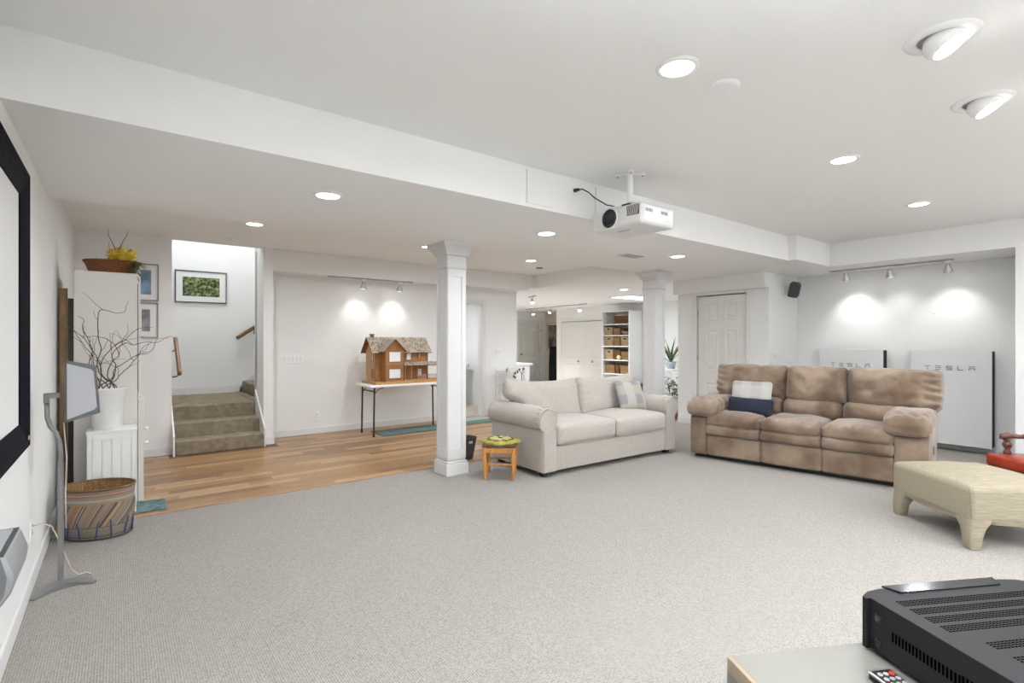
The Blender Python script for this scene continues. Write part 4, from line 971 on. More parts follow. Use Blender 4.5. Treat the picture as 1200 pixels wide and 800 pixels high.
BR = [  # (path in plant plane: dx (right), dz (up), dy (depth)) from the vase mouth
 [(-0.02, .10, 0), (-.07, .20, 0), (-.06, .30, 0), (-.04, .36, -.02), (-.06, .45, -.02), (-.065, .62, -.03), (-.06, .70, -.03), (-.02, .715, -.04), (.03, .70, -.04), (.06, .69, -.05), (.12, .70, -.05), (.135, .76, -.06), (.15, .80, -.06)],
 [(-.03, .12, .02), (-.05, .22, .03), (.0, .33, .03), (.06, .40, .04), (.13, .45, .05), (.18, .52, .06), (.25, .56, .06), (.33, .57, .05)],
 [(.04, .10, .0), (.06, .20, .0), (.03, .30, .02), (.07, .37, .03), (.14, .42, .03), (.18, .40, .04), (.28, .43, .06), (.36, .42, .07), (.45, .48, .08), (.50, .47, .08)],
 [(-.06, .08, 0), (-.09, .18, -.02), (-.10, .30, -.03), (-.16, .40, -.03), (-.20, .48, -.04), (-.24, .55, -.05), (-.28, .53, -.05)],
 [(-.04, .10, .03), (-.06, .25, .04), (-.12, .38, .05), (-.17, .47, .05), (-.22, .52, .05), (-.27, .58, .05), (-.25, .62, .04)],
 [(.03, .10, -.03), (.05, .18, -.04), (.12, .24, -.05), (.20, .30, -.06), (.28, .32, -.07), (.33, .36, -.07), (.36, .45, -.08), (.45, .47, -.08)],
 [(.06, .08, 0), (.10, .14, 0), (.17, .22, 0), (.22, .30, .01), (.26, .38, .02), (.32, .42, .02)],
 [(-.05, .09, -.03), (-.11, .13, -.04), (-.13, .22, -.05), (-.10, .33, -.06), (-.13, .45, -.06), (-.17, .55, -.06), (-.16, .62, -.06), (-.20, .66, -.06)],
 [(.0, .12, .03), (.03, .24, .04), (.08, .30, .05), (.05, .40, .06), (-.02, .46, .06), (-.10, .48, .06), (-.18, .46, .06)],
]
BRL = ['tallest willow branch in the white vase, hooked over near its top', 'willow branch in the white vase rising evenly to the right',
 'thick kinked willow branch in the white vase reaching farthest right', 'willow branch in the white vase leaning far left to the wall, lowest of its tips', 'willow branch in the white vase leaning left with a small curl at its tip',
 'low willow branch in the white vase stretching right below the thick kinked one', 'short willow branch low at the right of the white vase', 'willow branch in the white vase bulging left, then rising steeply',
 'willow branch in the white vase that bends right and then back to the left']
ux, uy = 1.0, 0.0   # direction across the picture at the vase
for i, path in enumerate(BR):
    b = B(); a0 = i * 0.7; mouth = Vector((VX + 0.06 * math.cos(a0), VY + 0.06 * math.sin(a0), VZ + 0.30))
    base = Vector((VX + 0.03 * math.cos(a0), VY + 0.03 * math.sin(a0), VZ + 0.025))
    pts = [Vector((VX + dx * 0.88, VY - 0.03 + dy * 0.9, VZ + 0.31 + dz * 0.86)) for dx, dz, dy in path]
    for p_ in pts: p_.x = max(p_.x, XL + 0.03)
    out = twig(b, base, [mouth] + pts, 0.0045, 0.0015)
    for s_ in range(3):      # side shoots
        k0 = int(len(out) * (0.35 + 0.14 * s_)); p = out[k0]; dd = Vector((random.uniform(-.8, .8), random.uniform(-.2, .2), 1.0)) * 0.035
        q = [p]; 
        for z_ in range(5):
            dd = dd + Vector((random.uniform(-.03, .03), random.uniform(-.02, .02), random.uniform(-.02, .02))); nxt = q[-1] + dd * 0.7; nxt.x = max(nxt.x, XL + 0.03); q.append(nxt)
        tube(b, q, [0.002, 0.0018, 0.0016, 0.0014, 0.0012, 0.001], 5)
    tag(obj('willow_branch', b, TW, smooth=True), BRL[i], 'branch', 'curly willow branches in the white vase')

# wicker tray basket with flowers on the tall cabinet
def weave(name, c1, c2, sx_=60, sz_=60):
    m = mat(name, c1, 0.7, spec=0.3); nt = m.node_tree; b_ = nt.nodes['Principled BSDF']
    tc = nt.nodes.new('ShaderNodeTexCoord'); mp = nt.nodes.new('ShaderNodeMapping'); nt.links.new(tc.outputs['Object'], mp.inputs[0]); mp.inputs['Scale'].default_value = (sx_, sx_, sz_)
    v = nt.nodes.new('ShaderNodeTexVoronoi'); v.inputs['Scale'].default_value = 1; v.inputs['Randomness'].default_value = 0.4; nt.links.new(mp.outputs[0], v.inputs['Vector'])
    cr = nt.nodes.new('ShaderNodeValToRGB'); cr.color_ramp.elements[0].color = (*c1, 1); cr.color_ramp.elements[1].color = (*c2, 1); cr.color_ramp.elements[1].position = 0.8; nt.links.new(v.outputs['Distance'], cr.inputs[0]); nt.links.new(cr.outputs[0], b_.inputs['Base Color'])
    bp = nt.nodes.new('ShaderNodeBump'); bp.invert = True; bp.inputs['Strength'].default_value = 0.7; bp.inputs['Distance'].default_value = 0.008; nt.links.new(v.outputs['Distance'], bp.inputs['Height']); nt.links.new(bp.outputs[0], b_.inputs['Normal']); return m
WK = weave('red_brown_wicker', (0.34, 0.13, 0.045), (0.10, 0.035, 0.014), 90, 110)
fb = thing('flower_basket', 'oval red brown wicker basket on top of the tall cabinet', 'basket', (-0.045, 5.47, 1.925), R(-15))
b = B(); lathe(b, [(0.150, 0.0), (0.160, 0.008), (0.180, 0.06), (0.197, 0.100), (0.193, 0.105), (0.175, 0.06), (0.14, 0.012)], 40, sy=0.68); obj('body', b, WK, fb, smooth=True)
b = B(); 
for k in range(2):
    pts = [Vector((0.196 * math.cos(a), 0.68 * 0.196 * math.sin(a), 0.102 + 0.005 * math.sin(a * 22 + k * PI))) for a in [2 * PI * q / 132 for q in range(133)]]; tube(b, pts, 0.006, 6, cap=False)
obj('rim_braid', b, WK, fb, smooth=True)
YEL = mat('yellow_petal', (0.78, 0.52, 0.03), 0.6, col2=(0.85, 0.68, 0.10), vscale=30); LEAF = mat('leaf_green', (0.045, 0.085, 0.025), 0.6, col2=(0.09, 0.15, 0.045), vscale=25); LEAF2 = mat('leaf_pale', (0.16, 0.22, 0.07), 0.6)
def leaf(bm, p, d_, L, wd, curl=0.2, up=Vector((0, 0, 1))):
    d_ = Vector(d_).normalized(); s_ = d_.cross(up); s_ = s_.normalized() if s_.length > 1e-3 else Vector((1, 0, 0)); n_ = s_.cross(d_)
    prev = None; N = 6
    for k in range(N + 1):
        t = k / N; c = Vector(p) + d_ * L * t - n_ * curl * L * t * t; w_ = wd * math.sin(PI * min(1, 0.08 + t * 0.92)) ** 0.8 if k < N else 0.0005
        a_, m_, c_ = bm.verts.new(c - s_ * w_), bm.verts.new(c - n_ * w_ * 0.25), bm.verts.new(c + s_ * w_)
        if prev: bm.faces.new((prev[0], prev[1], m_, a_)); bm.faces.new((prev[1], prev[2], c_, m_))
        prev = (a_, m_, c_)
for i, (x, y, z, s_) in enumerate([(0.02, -0.06, 0.155, 1.0), (0.08, -0.04, 0.165, 1.0), (0.05, 0.03, 0.20, 0.95), (0.135, -0.05, 0.15, 0.9), (0.0, 0.0, 0.175, 0.8), (0.13, 0.02, 0.185, 0.85), (0.09, -0.09, 0.13, 0.8)]):
    b = B(); FR = Matrix.Rotation(R(55), 3, 'X')
    for L_n, el, n_ in ((0.062, 0.15, 7), (0.052, 0.7, 7), (0.032, 1.1, 6)):
        for k in range(n_):
            a = 2 * PI * k / n_ + el * 3 + i; dv = FR @ Vector((math.cos(a) * math.cos(el), math.sin(a) * math.cos(el), math.sin(el))); leaf(b, (0, 0, 0), dv, L_n * s_, 0.026 * s_, 0.3)
    tube(b, [(0, 0, 0), (-0.01, 0.01, -z + 0.02)], 0.002, 5)
    o = obj('yellow_flower', b, YEL, smooth=True); o.modifiers.new('s', 'SOLIDIFY').thickness = 0.0012
    rot = Matrix.Rotation(R(-15), 4, 'Z') @ Vector((x, y, z)); o.location = (-0.045 + rot.x, 5.47 + rot.y, 1.925 + rot.z)
    tag(o, ('lowest front left yellow flower in the wicker basket', 'yellow flower at the front middle of the wicker basket', 'topmost yellow flower in the middle of the wicker basket', 'yellow flower at the front right of the wicker basket', 'leftmost small yellow flower at the back of the wicker basket', 'rightmost yellow flower at the back of the wicker basket', 'small low yellow flower hanging over the front rim of the wicker basket')[i], 'flower', 'yellow flowers in the wicker basket')
b = B()
for k in range(46):
    a = random.uniform(0, 2 * PI); leaf(b, (0.06 + random.uniform(-.07, .09), random.uniform(-.06, .06), 0.06 + random.uniform(0, .05)), (math.cos(a), math.sin(a) - 0.3, random.uniform(0.1, 1.2)), random.uniform(0.04, 0.09), 0.010, 0.4)
for k in range(50):
    leaf(b, (0.14 + random.uniform(-.02, .05), random.uniform(-.10, .0), 0.10 - random.uniform(0, .12) * (k % 2)), (random.uniform(.3, 1), random.uniform(-1, .3), random.uniform(-.9, .4)), random.uniform(0.05, 0.10), 0.006, 0.6)
fo = obj('foliage', b, LEAF, smooth=True); fo['kind'] = 'stuff'; fo.parent = fb; 
b = B(); tube(b, [(0.02, 0, 0.05), (0.03, 0, 0.18), (0.0, 0, 0.26), (-0.03, 0, 0.33), (-0.03, 0, 0.38)], [0.004, 0.004, 0.003, 0.002, 0.001], 6); tube(b, [(0.03, 0, 0.05), (0.04, 0, 0.20), (0.07, 0.0, 0.28), (0.10, 0, 0.34), (0.11, 0, 0.38)], [0.004, 0.004, 0.003, 0.002, 0.001], 6); tube(b, [(0.02, 0, 0.12), (-0.02, 0, 0.2), (-0.03, 0, 0.27)], [0.003, 0.002, 0.001], 6)
obj('dry_twigs', b, TW, fb, smooth=True)

# woven floor basket
def striped():
    m = mat('striped_weave', (0.3, 0.25, 0.2), 0.75, spec=0.25); nt = m.node_tree; b_ = nt.nodes['Principled BSDF']
    tc = nt.nodes.new('ShaderNodeTexCoord'); sp_ = nt.nodes.new('ShaderNodeSeparateXYZ'); nt.links.new(tc.outputs['Object'], sp_.inputs[0])
    at = nt.nodes.new('ShaderNodeMath'); at.operation = 'ARCTAN2'; nt.links.new(sp_.outputs[1], at.inputs[0]); nt.links.new(sp_.outputs[0], at.inputs[1])
    def mth(op, a_, v_=None, b2=None):
        n = nt.nodes.new('ShaderNodeMath'); n.operation = op
        nt.links.new(a_, n.inputs[0]); 
        if b2 is not None: nt.links.new(b2, n.inputs[1])
        elif v_ is not None: n.inputs[1].default_value = v_
        return n.outputs[0]
    # slanted coordinate in the middle band, plain rows above and below
    z = sp_.outputs[2]
    hi = mth('GREATER_THAN', z, 0.245); lo = mth('LESS_THAN', z, 0.09)
    band = mth('ADD', hi, b2=lo)
    sl = mth('SUBTRACT', mth('MULTIPLY', at.outputs[0], 24.0), b2=mth('MULTIPLY', z, 75.0)); rows = mth('MULTIPLY', z, 150.0)
    mxn = nt.nodes.new('ShaderNodeMix'); nt.links.new(band, mxn.inputs[0]); nt.links.new(sl, mxn.inputs[2]); nt.links.new(rows, mxn.inputs[3])
    fl = mth('FLOOR', mxn.outputs[0]); wn = nt.nodes.new('ShaderNodeTexWhiteNoise'); wn.noise_dimensions = '1D'; nt.links.new(fl, wn.inputs['W'])
    cr = nt.nodes.new('ShaderNodeValToRGB'); cr.color_ramp.interpolation = 'CONSTANT'; els = cr.color_ramp.elements
    cols = [(0.27, 0.22, 0.175), (0.40, 0.34, 0.27), (0.42, 0.15, 0.10), (0.26, 0.235, 0.10), (0.20, 0.19, 0.20), (0.34, 0.27, 0.20), (0.10, 0.085, 0.075), (0.35, 0.29, 0.12)]
    els[0].color = (*cols[0], 1); els[1].position = 1 / 8; els[1].color = (*cols[1], 1)
    for k in range(2, 8): e = els.new(k / 8); e.color = (*cols[k], 1)
    nt.links.new(wn.outputs[0], cr.inputs[0]); nt.links.new(cr.outputs[0], b_.inputs['Base Color'])
    fr_ = mth('FRACT', mxn.outputs[0]); pp = mth('PINGPONG', fr_, 0.5); bp = nt.nodes.new('ShaderNodeBump'); bp.inputs['Strength'].default_value = 0.8; bp.inputs['Distance'].default_value = 0.008; nt.links.new(pp, bp.inputs['Height']); nt.links.new(bp.outputs[0], b_.inputs['Normal'])
    return m
STW = striped(); BLU = mat('blue_strip', (0.035, 0.06, 0.22), 0.5)
wb = thing('floor_basket', 'large oval basket woven in coloured slanted strips on the carpet', 'basket', (-0.12, 4.66, 0), R(-28))
BA, BB = 0.225, 0.165
prof = [(0.86, 0.0), (0.90, 0.01), (0.92, 0.08), (0.99, 0.16), (1.0, 0.22), (0.97, 0.27), (0.985, 0.31), (1.0, 0.345), (0.97, 0.345), (0.94, 0.27), (0.94, 0.16), (0.86, 0.02)]
b = B(); lathe(b, [(r, z) for r, z in prof], 56, sx=BA, sy=BB); obj('body', b, STW, wb, smooth=True)
b = B()
IN = weave('basket_inside', (0.42, 0.24, 0.08), (0.16, 0.08, 0.03), 80, 80)
lathe(b, [(0.965, 0.343), (0.93, 0.27), (0.93, 0.16), (0.85, 0.022)], 56, sx=BA, sy=BB, cap=False); b.faces.new([v for v in list(b.verts)[-56:]]); obj('lining', b, IN, wb, smooth=True)
b = B()
for k in range(2):
    tube(b, [Vector((0.99 * BA * math.cos(a), 0.99 * BB * math.sin(a), 0.345 + 0.004 * math.sin(a * 30 + k * PI))) for a in [2 * PI * q / 160 for q in range(161)]], 0.006, 6, cap=False)
obj('rim_braid', b, mat('rim_brown', (0.16, 0.085, 0.04), 0.7), wb, smooth=True)
for k in range(14):
    a = 2 * PI * k / 14 + 0.1; w2 = 0.09 if k % 2 else -0.05
    b = B(); tube(b, [(0.925 * BA * math.cos(a), 0.925 * BB * math.sin(a), 0.015), (0.955 * BA * math.cos(a + w2 * 0.5), 0.955 * BB * math.sin(a + w2 * 0.5), 0.08), (1.0 * BA * math.cos(a + w2), 1.0 * BB * math.sin(a + w2), 0.13)], 0.0045, 6); obj('blue_lashing', b, BLU, wb, smooth=True)
b = B(); tube(b, [Vector((0.93 * BA * math.cos(a), 0.93 * BB * math.sin(a), 0.012)) for a in [2 * PI * q / 60 for q in range(61)]], 0.005, 6, cap=False); obj('foot_band', b, DARKG, wb, smooth=True)

# teal throw rug edges by the cabinet
TEAL = mat('teal_rug', (0.09, 0.16, 0.175), 0.95, col2=(0.20, 0.28, 0.285), vscale=18, bump=0.5, bscale=120, spec=0.05)
def rug(name, label, x0, x1, y0, y1, h_, m, rz=0):
    b = B(); rbox(b, 0, 0, h_ / 2, x1 - x0, y1 - y0, h_, h_ * 0.4, k=2, m=(20, 20, 1), f=lambda q, a: q + Vector((nz(q, 8) * 0.02 * abs(a[0]) ** 4, nz(q, 8, 4) * 0.02 * abs(a[1]) ** 4, nz(q, 20, 2) * 0.003 * (a[2] > 0)))); o = obj(name, b, m, smooth='auto'); o.location = ((x0 + x1) / 2, (y0 + y1) / 2, 0.0086); o.rotation_euler = (0, 0, rz); return o
tag(rug('rug', '', -0.30, 0.30, 4.975, 5.28, 0.016, TEAL), 'worn teal rug poking out from under the small white cabinet', 'rug')
MATB = mat('blue_green_mat', (0.12, 0.18, 0.18), 0.95, col2=(0.18, 0.24, 0.235), vscale=10, bump=0.3, bscale=150, spec=0.05)
mr = thing('floor_mat', 'blue green mat with dark edge on the laminate under the folding table', 'mat', (3.60, 7.14, 0.0086))
b = B(); box(b, -0.62, 0.62, -0.25, 0.25, 0, 0.006, 0.002); obj('border', b, DARKG, mr)
b = B(); box(b, -0.60, 0.60, -0.23, 0.23, 0.004, 0.009, 0.002); obj('pile', b, MATB, mr)
mr = thing('floor_mat', 'pale mat with a green band before the bathroom doorway', 'mat', (4.78, 7.33, 0.0086))
b = B(); box(b, -0.42, 0.42, -0.29, 0.29, 0, 0.010, 0.003); obj('pile', b, mat('mat_white', (0.40, 0.42, 0.39), 0.95), mr)
b = B(); box(b, -0.42, 0.42, -0.295, -0.02, 0.006, 0.0125, 0.003); obj('green_band', b, mat('mat_green', (0.12, 0.21, 0.175), 0.95), mr)

# ================================================================== PICTURES
def forest():
    m = mat('forest_print', (0.1, 0.14, 0.04), 0.25); nt = m.node_tree; b_ = nt.nodes['Principled BSDF']
    tc = nt.nodes.new('ShaderNodeTexCoord'); n = nt.nodes.new('ShaderNodeTexNoise'); n.inputs['Scale'].default_value = 28; n.inputs['Detail'].default_value = 8; nt.links.new(tc.outputs['Object'], n.inputs['Vector'])
    cr = nt.nodes.new('ShaderNodeValToRGB'); e = cr.color_ramp.elements; e[0].position = 0.36; e[0].color = (0.008, 0.015, 0.006, 1); e[1].position = 0.68; e[1].color = (0.38, 0.42, 0.20, 1); k = e.new(0.5); k.color = (0.10, 0.14, 0.035, 1)
    nt.links.new(n.outputs[0], cr.inputs[0]); nt.links.new(cr.outputs[0], b_.inputs['Base Color']); return m
def picture(label, cx_, y, z0, z1, w_, fmat, art, mat_w=0.08, rz=0, tilt=0.0, x=None):
    t = thing('framed_picture', label, 'picture', (cx_, y, (z0 + z1) / 2), rz); hh, hw = (z1 - z0) / 2, w_ / 2; t.rotation_euler = (0, tilt, rz)
    for (a, c, e, g) in ((-hw, hw, hh - 0.015, hh), (-hw, hw, -hh, -hh + 0.015), (-hw, -hw + 0.015, -hh + 0.015, hh - 0.015), (hw - 0.015, hw, -hh + 0.015, hh - 0.015)):
        b = B(); box(b, a, c, -0.025, 0, e, g, 0.001); obj('frame_bar', b, fmat, t)
    b = B(); box(b, -hw + 0.015, hw - 0.015, -0.014, -0.002, -hh + 0.015, hh - 0.015); obj('mount_board', b, WHITE, t)
    b = B(); box(b, -hw + mat_w, hw - mat_w, -0.016, -0.013, -hh + mat_w, hh - mat_w); obj('print', b, art, t)
    return t
picture('framed forest photograph on the stairwell back wall', 1.02, 9.35, 1.965, 2.462, 0.70, DARKG, forest(), 0.10, tilt=0.0)
picture('upper framed picture of the pair beside the tall cabinet', 0.245, 7.37, 1.835, 2.27, 0.25, mat('thin_grey_frame', (0.3, 0.29, 0.27), 0.4), mat('blue_print', (0.05, 0.07, 0.05), 0.3, col2=(0.25, 0.42, 0.65), vscale=4), 0.075)
picture('lower framed picture of the pair beside the tall cabinet', 0.245, 7.37, 1.40, 1.815, 0.24, bpy.data.materials['thin_grey_frame'], mat('grey_print', (0.06, 0.06, 0.08), 0.3, col2=(0.35, 0.33, 0.36), vscale=6), 0.08)
picture('tall narrow brown framed picture on the far tan wall beyond the closet', 11.70, 12.95, 1.05, 1.98, 0.60, mat('brown_frame', (0.16, 0.06, 0.04), 0.5), mat('portrait_print', (0.30, 0.24, 0.16), 0.4, col2=(0.03, 0.025, 0.02), vscale=3), 0.05, rz=-PI / 2)
b = B(); 
def f(q, a): q.y += 0.03 * math.sin(q.x * 40) ; q.x *= 1.0 - 0.25 * max(0, a[2]); return q
rbox(b, 0, 0, 0.6, 0.34, 0.16, 1.2, 0.05, m=(12, 2, 6), f=f); o = tag(obj('dark_garment', b, mat('black_cloth', (0.012, 0.012, 0.012), 0.9), smooth=True), 'tall black cloth cover standing below the far brown framed picture', 'cover'); o.location = (11.52, 12.75, 0); o.rotation_euler = (0, 0, PI / 2)

# ================================================================== FOLDING TABLE AND DOLL HOUSE
ft = thing('folding_table', 'white folding table with thin dark legs under the doll house', 'table', (2.78, 6.90, 0.0086))
b = B(); rbox(b, 0.70, 0.27, 0.715, 1.40, 0.58, 0.035, 0.012, k=2, m=(4, 2, 1)); obj('tabletop', b, WHITEB, ft, smooth='auto')
LEGM = mat('dark_leg_metal', (0.05, 0.043, 0.038), 0.45, metal=0.5)
for x in (0.075, 1.27):
    sg = 1 if x < 0.5 else -1
    for y in (0.04, 0.49):
        b = B(); tube(b, [(x, y, 0.0), (x + 0.012 * sg, y, 0.70)], 0.0125, 10); lg = obj('leg', b, LEGM, ft, smooth='auto')
        b = B(); lathe(b, [(0.016, 0), (0.016, 0.03)], 10, c=(x, y, 0)); obj('foot_cap', b, BLACK, lg)
        b = B(); tube(b, [(x + 0.01 * sg, y, 0.60), (x + 0.06 * sg, y, 0.665), (x + 0.15 * sg, y, 0.69)], 0.006, 8); obj('brace', b, LEGM, lg, smooth=True)
    b = B(); tube(b, [(x + 0.011 * sg, 0.04, 0.64), (x + 0.011 * sg, 0.49, 0.64)], 0.009, 8); obj('crossbar', b, LEGM, ft, smooth=True)

DW = mat('doll_house_wood', (0.36, 0.165, 0.05), 0.5, var=0.2, vscale=4, stretch=(3, 3, 30), bump=0.1); DW2 = mat('doll_house_side', (0.50, 0.30, 0.13), 0.5, var=0.15, vscale=4, stretch=(3, 3, 30)); DBW = mat('doll_base_wood', (0.48, 0.27, 0.09), 0.5, var=0.12); DTR = mat('doll_trim', (0.30, 0.13, 0.04), 0.5)
SHI = [mat('doll_shingle', c, 0.7) for c in ((0.46, 0.40, 0.33), (0.35, 0.27, 0.20), (0.58, 0.52, 0.45))]
dh = thing('doll_house', 'two storey brown wooden doll house with shingled gables on the folding table', 'doll house', (2.95, 7.13, 0.742))
b = B(); box(b, -0.07, 0.95, -0.20, 0.335, 0.0, 0.035, 0.002); obj('base_board', b, DBW, dh)
BW_, BD_, E0, E1, RZ_ = 0.86, 0.33, 0.035, 0.49, 0.675
b = B(); poly = [(0, E0), (0, E1), (BD_ / 2, RZ_ - 0.01), (BD_, E1), (BD_, E0)]
prism(b, poly, 0.0, BW_, 'x'); obj('walls', b, DW2, dh)
def siding(x0, x1, y, z0, z1, n, m):   # thin overlapping boards on a front face
    h_ = (z1 - z0) / n
    for k in range(n):
        b = B(); prism(b, [(y, z0 + k * h_), (y - 0.004, z0 + k * h_), (y - 0.001, z0 + (k + 1) * h_), (y, z0 + (k + 1) * h_)], x0, x1, 'x'); obj('siding_board', b, m, dh)
siding(0.0, BW_, -0.0002, E0, E1, 14, DW)
for k in range(14):   # left gable side
    h_ = (E1 - E0) / 14; z0 = E0 + k * h_; b = B(); prism(b, [(0.0, z0), (-0.004, z0), (-0.001, z0 + h_), (0.0, z0 + h_)], 0.0, BD_, 'y'); obj('siding_board', b, DW2, dh)
# front wing
WX0, WX1, WY = 0.09, 0.385, -0.16
b = B(); prism(b, [(WX0, E0), (WX0, E1), ((WX0 + WX1) / 2, 0.635), (WX1, E1), (WX1, E0)], WY, 0.0, 'y'); obj('front_wing', b, DW, dh)
siding(WX0, WX1, WY - 0.0002, E0, E1, 14, DW)
for x in (WX0, WX1 - 0.014, 0.0, BW_ - 0.014):
    y = WY if x in (WX0, WX1 - 0.014) else 0.0
    b = B(); box(b, x, x + 0.014, y - 0.010, y, E0, E1); obj('corner_post', b, DTR, dh)
b = B(); box(b, WX0, WX1, WY - 0.008, WY, 0.255, 0.272); obj('belt_board', b, DTR, dh)
# roofs: slab + shingles
def roof_slab(name, p0, p1, p2, p3, th=0.012, rows=9, parent=None):
    """p0,p1 eave; p2,p3 ridge (p3 above p0)"""
    p0, p1, p2, p3 = map(Vector, (p0, p1, p2, p3)); n_ = (p1 - p0).cross(p3 - p0).normalized()
    if n_.z < 0: n_ = -n_
    b = B(); A = [b.verts.new(p) for p in (p0, p1, p2, p3)]; C = [b.verts.new(p + n_ * th) for p in (p0, p1, p2, p3)]
    b.faces.new(A); b.faces.new(C)
    for q in range(4): b.faces.new((A[q], A[(q + 1) % 4], C[(q + 1) % 4], C[q]))
    o = obj(name, b, DTR, dh)
    bs = [B() for _ in range(3)]
    for r_ in range(rows):
        v0, v1 = r_ / rows, min(1, (r_ + 1.35) / rows); a0, a1 = p0.lerp(p3, v0), p1.lerp(p2, v0); c0, c1 = p0.lerp(p3, v1), p1.lerp(p2, v1)
        L_ = (a1 - a0).length; cnt = max(1, int(L_ / 0.022)); off = random.random() * 0.4
        for q in range(cnt):
            s0, s1 = q / cnt + 0.002 / max(L_, .05), (q + 1) / cnt - 0.002 / max(L_, .05); bb_ = bs[random.randrange(3)]; j = random.uniform(-0.004, 0.004) * (p3 - p0).normalized()
            vv = [a0.lerp(a1, s0) + n_ * (th + 0.006) + j, a0.lerp(a1, s1) + n_ * (th + 0.006) + j, c0.lerp(c1, s1) + n_ * (th + 0.001), c0.lerp(c1, s0) + n_ * (th + 0.001)]
            t_ = [bb_.verts.new(p) for p in vv]; u_ = [bb_.verts.new(p - n_ * 0.004) for p in vv]
            bb_.faces.new(t_); bb_.faces.new(list(reversed(u_)))
            for w_ in range(4): bb_.faces.new((t_[w_], u_[w_], u_[(w_ + 1) % 4], t_[(w_ + 1) % 4]))
    for k in range(3): tag(obj('shingles', bs[k], SHI[k], o), kind='stuff')
    return o
OH = 0.045
ye = -0.05; ze = E1 - 0.045 * 1.1
roof_slab('roof_slope', (-OH - 0.02, ye, ze), (BW_ + OH, ye, ze), (BW_ + OH, BD_ / 2, RZ_), (-OH - 0.02, BD_ / 2, RZ_), rows=10)
roof_slab('roof_slope', (-OH - 0.02, BD_ + 0.05, ze), (BW_ + OH, BD_ + 0.05, ze), (BW_ + OH, BD_ / 2, RZ_), (-OH - 0.02, BD_ / 2, RZ_), rows=10)
wm = (WX0 + WX1) / 2
roof_slab('wing_roof_slope', (WX0 - 0.035, WY - 0.03, E1 - 0.03), (WX0 - 0.035, 0.06, E1 - 0.03), (wm, 0.14, 0.645), (wm, WY - 0.03, 0.645), rows=8)
roof_slab('wing_roof_slope', (WX1 + 0.035, WY - 0.03, E1 - 0.03), (WX1 + 0.035, 0.06, E1 - 0.03), (wm, 0.14, 0.645), (wm, WY - 0.03, 0.645), rows=8)
b = B()    # fretwork in the gable
for k in range(9):
    x = WX0 + 0.03 + k * (WX1 - WX0 - 0.06) / 8; hgt = 0.10 * (1 - abs(k - 4) / 4.5); box(b, x - 0.008, x + 0.008, WY - 0.014, WY - 0.004, E1 + 0.005, E1 + 0.02 + hgt)
obj('gable_fretwork', b, DTR, dh)
b = B(); box(b, 0.0, 0.05, 0.15, 0.19, RZ_ - 0.02, RZ_ + 0.045, 0.002); ch = obj('chimney', b, mat('chimney_brown', (0.16, 0.09, 0.05), 0.6), dh)
b = B(); box(b, -0.006, 0.056, 0.144, 0.196, RZ_ + 0.045, RZ_ + 0.055); obj('chimney_cap', b, DTR, ch)
WPN = mat('doll_window_white', (0.85, 0.86, 0.86), 0.3)
def dwin(x0, x1, z0, z1, y, side=False, pane=WPN):
    def bb(name, a, c, e, g, y0, y1, m, par):
        b = B()
        if side: box(b, y0, y1, a, c, e, g)
        else: box(b, a, c, y0, y1, e, g)
        return obj(name, b, m, par)
    wdw = bb('window', x0, x1, z0, z1, y - 0.007, y, pane, dh)
    t_ = 0.012
    for (a, c, e, g) in ((x0 - t_, x0, z0 - t_, z1 + t_), (x1, x1 + t_, z0 - t_, z1 + t_), (x0, x1, z1, z1 + t_), (x0, x1, z0 - t_, z0)): bb('window_trim', a, c, e, g, y - 0.012, y, DTR, wdw)
dwin(0.15, 0.325, 0.325, 0.465, WY); dwin(0.15, 0.325, 0.085, 0.215, WY)
dwin(0.50, 0.57, 0.345, 0.475, 0.0); dwin(0.70, 0.735, 0.36, 0.46, 0.0, pane=DW2); dwin(0.69, 0.75, 0.09, 0.20, 0.0)
dwin(0.05, 0.09, 0.33, 0.46, -0.0, side=True); dwin(0.05, 0.09, 0.09, 0.20, -0.0, side=True, pane=DBW)
b = B(); box(b, 0.44, 0.51, -0.008, 0.0, E0, 0.21); obj('door', b, mat('doll_door', (0.20, 0.09, 0.035), 0.5), dh)
roof_slab('porch_roof', (WX1 - 0.01, -0.21, 0.255), (1.02, -0.21, 0.255), (1.02, 0.0, 0.30), (WX1 - 0.01, 0.0, 0.30), rows=5, th=0.01)
b = B(); box(b, WX1, 1.0, -0.19, 0.0, E0, E0 + 0.015); obj('porch_deck', b, DBW, dh)
for x in (0.40, 0.50, 0.60, 0.98):
    b = B(); tube(b, [(x, -0.18, E0 + 0.015), (x, -0.18, 0.265)], 0.006, 8); obj('porch_post', b, DBW, dh)
PNK = mat('doll_rail_pink', (0.50, 0.30, 0.26), 0.6)
for (x0, x1) in ((0.61, 0.75), (0.77, 0.97)):
    b = B(); box(b, x0, x1, -0.185, -0.175, 0.115, 0.123); box(b, x0, x1, -0.185, -0.175, 0.06, 0.066); rl = obj('railing', b, PNK, dh)
    for k in range(int((x1 - x0) / 0.02)):
        b = B(); box(b, x0 + k * 0.02 + 0.004, x0 + k * 0.02 + 0.010, -0.183, -0.177, E0 + 0.015, 0.115); obj('baluster', b, PNK, rl)

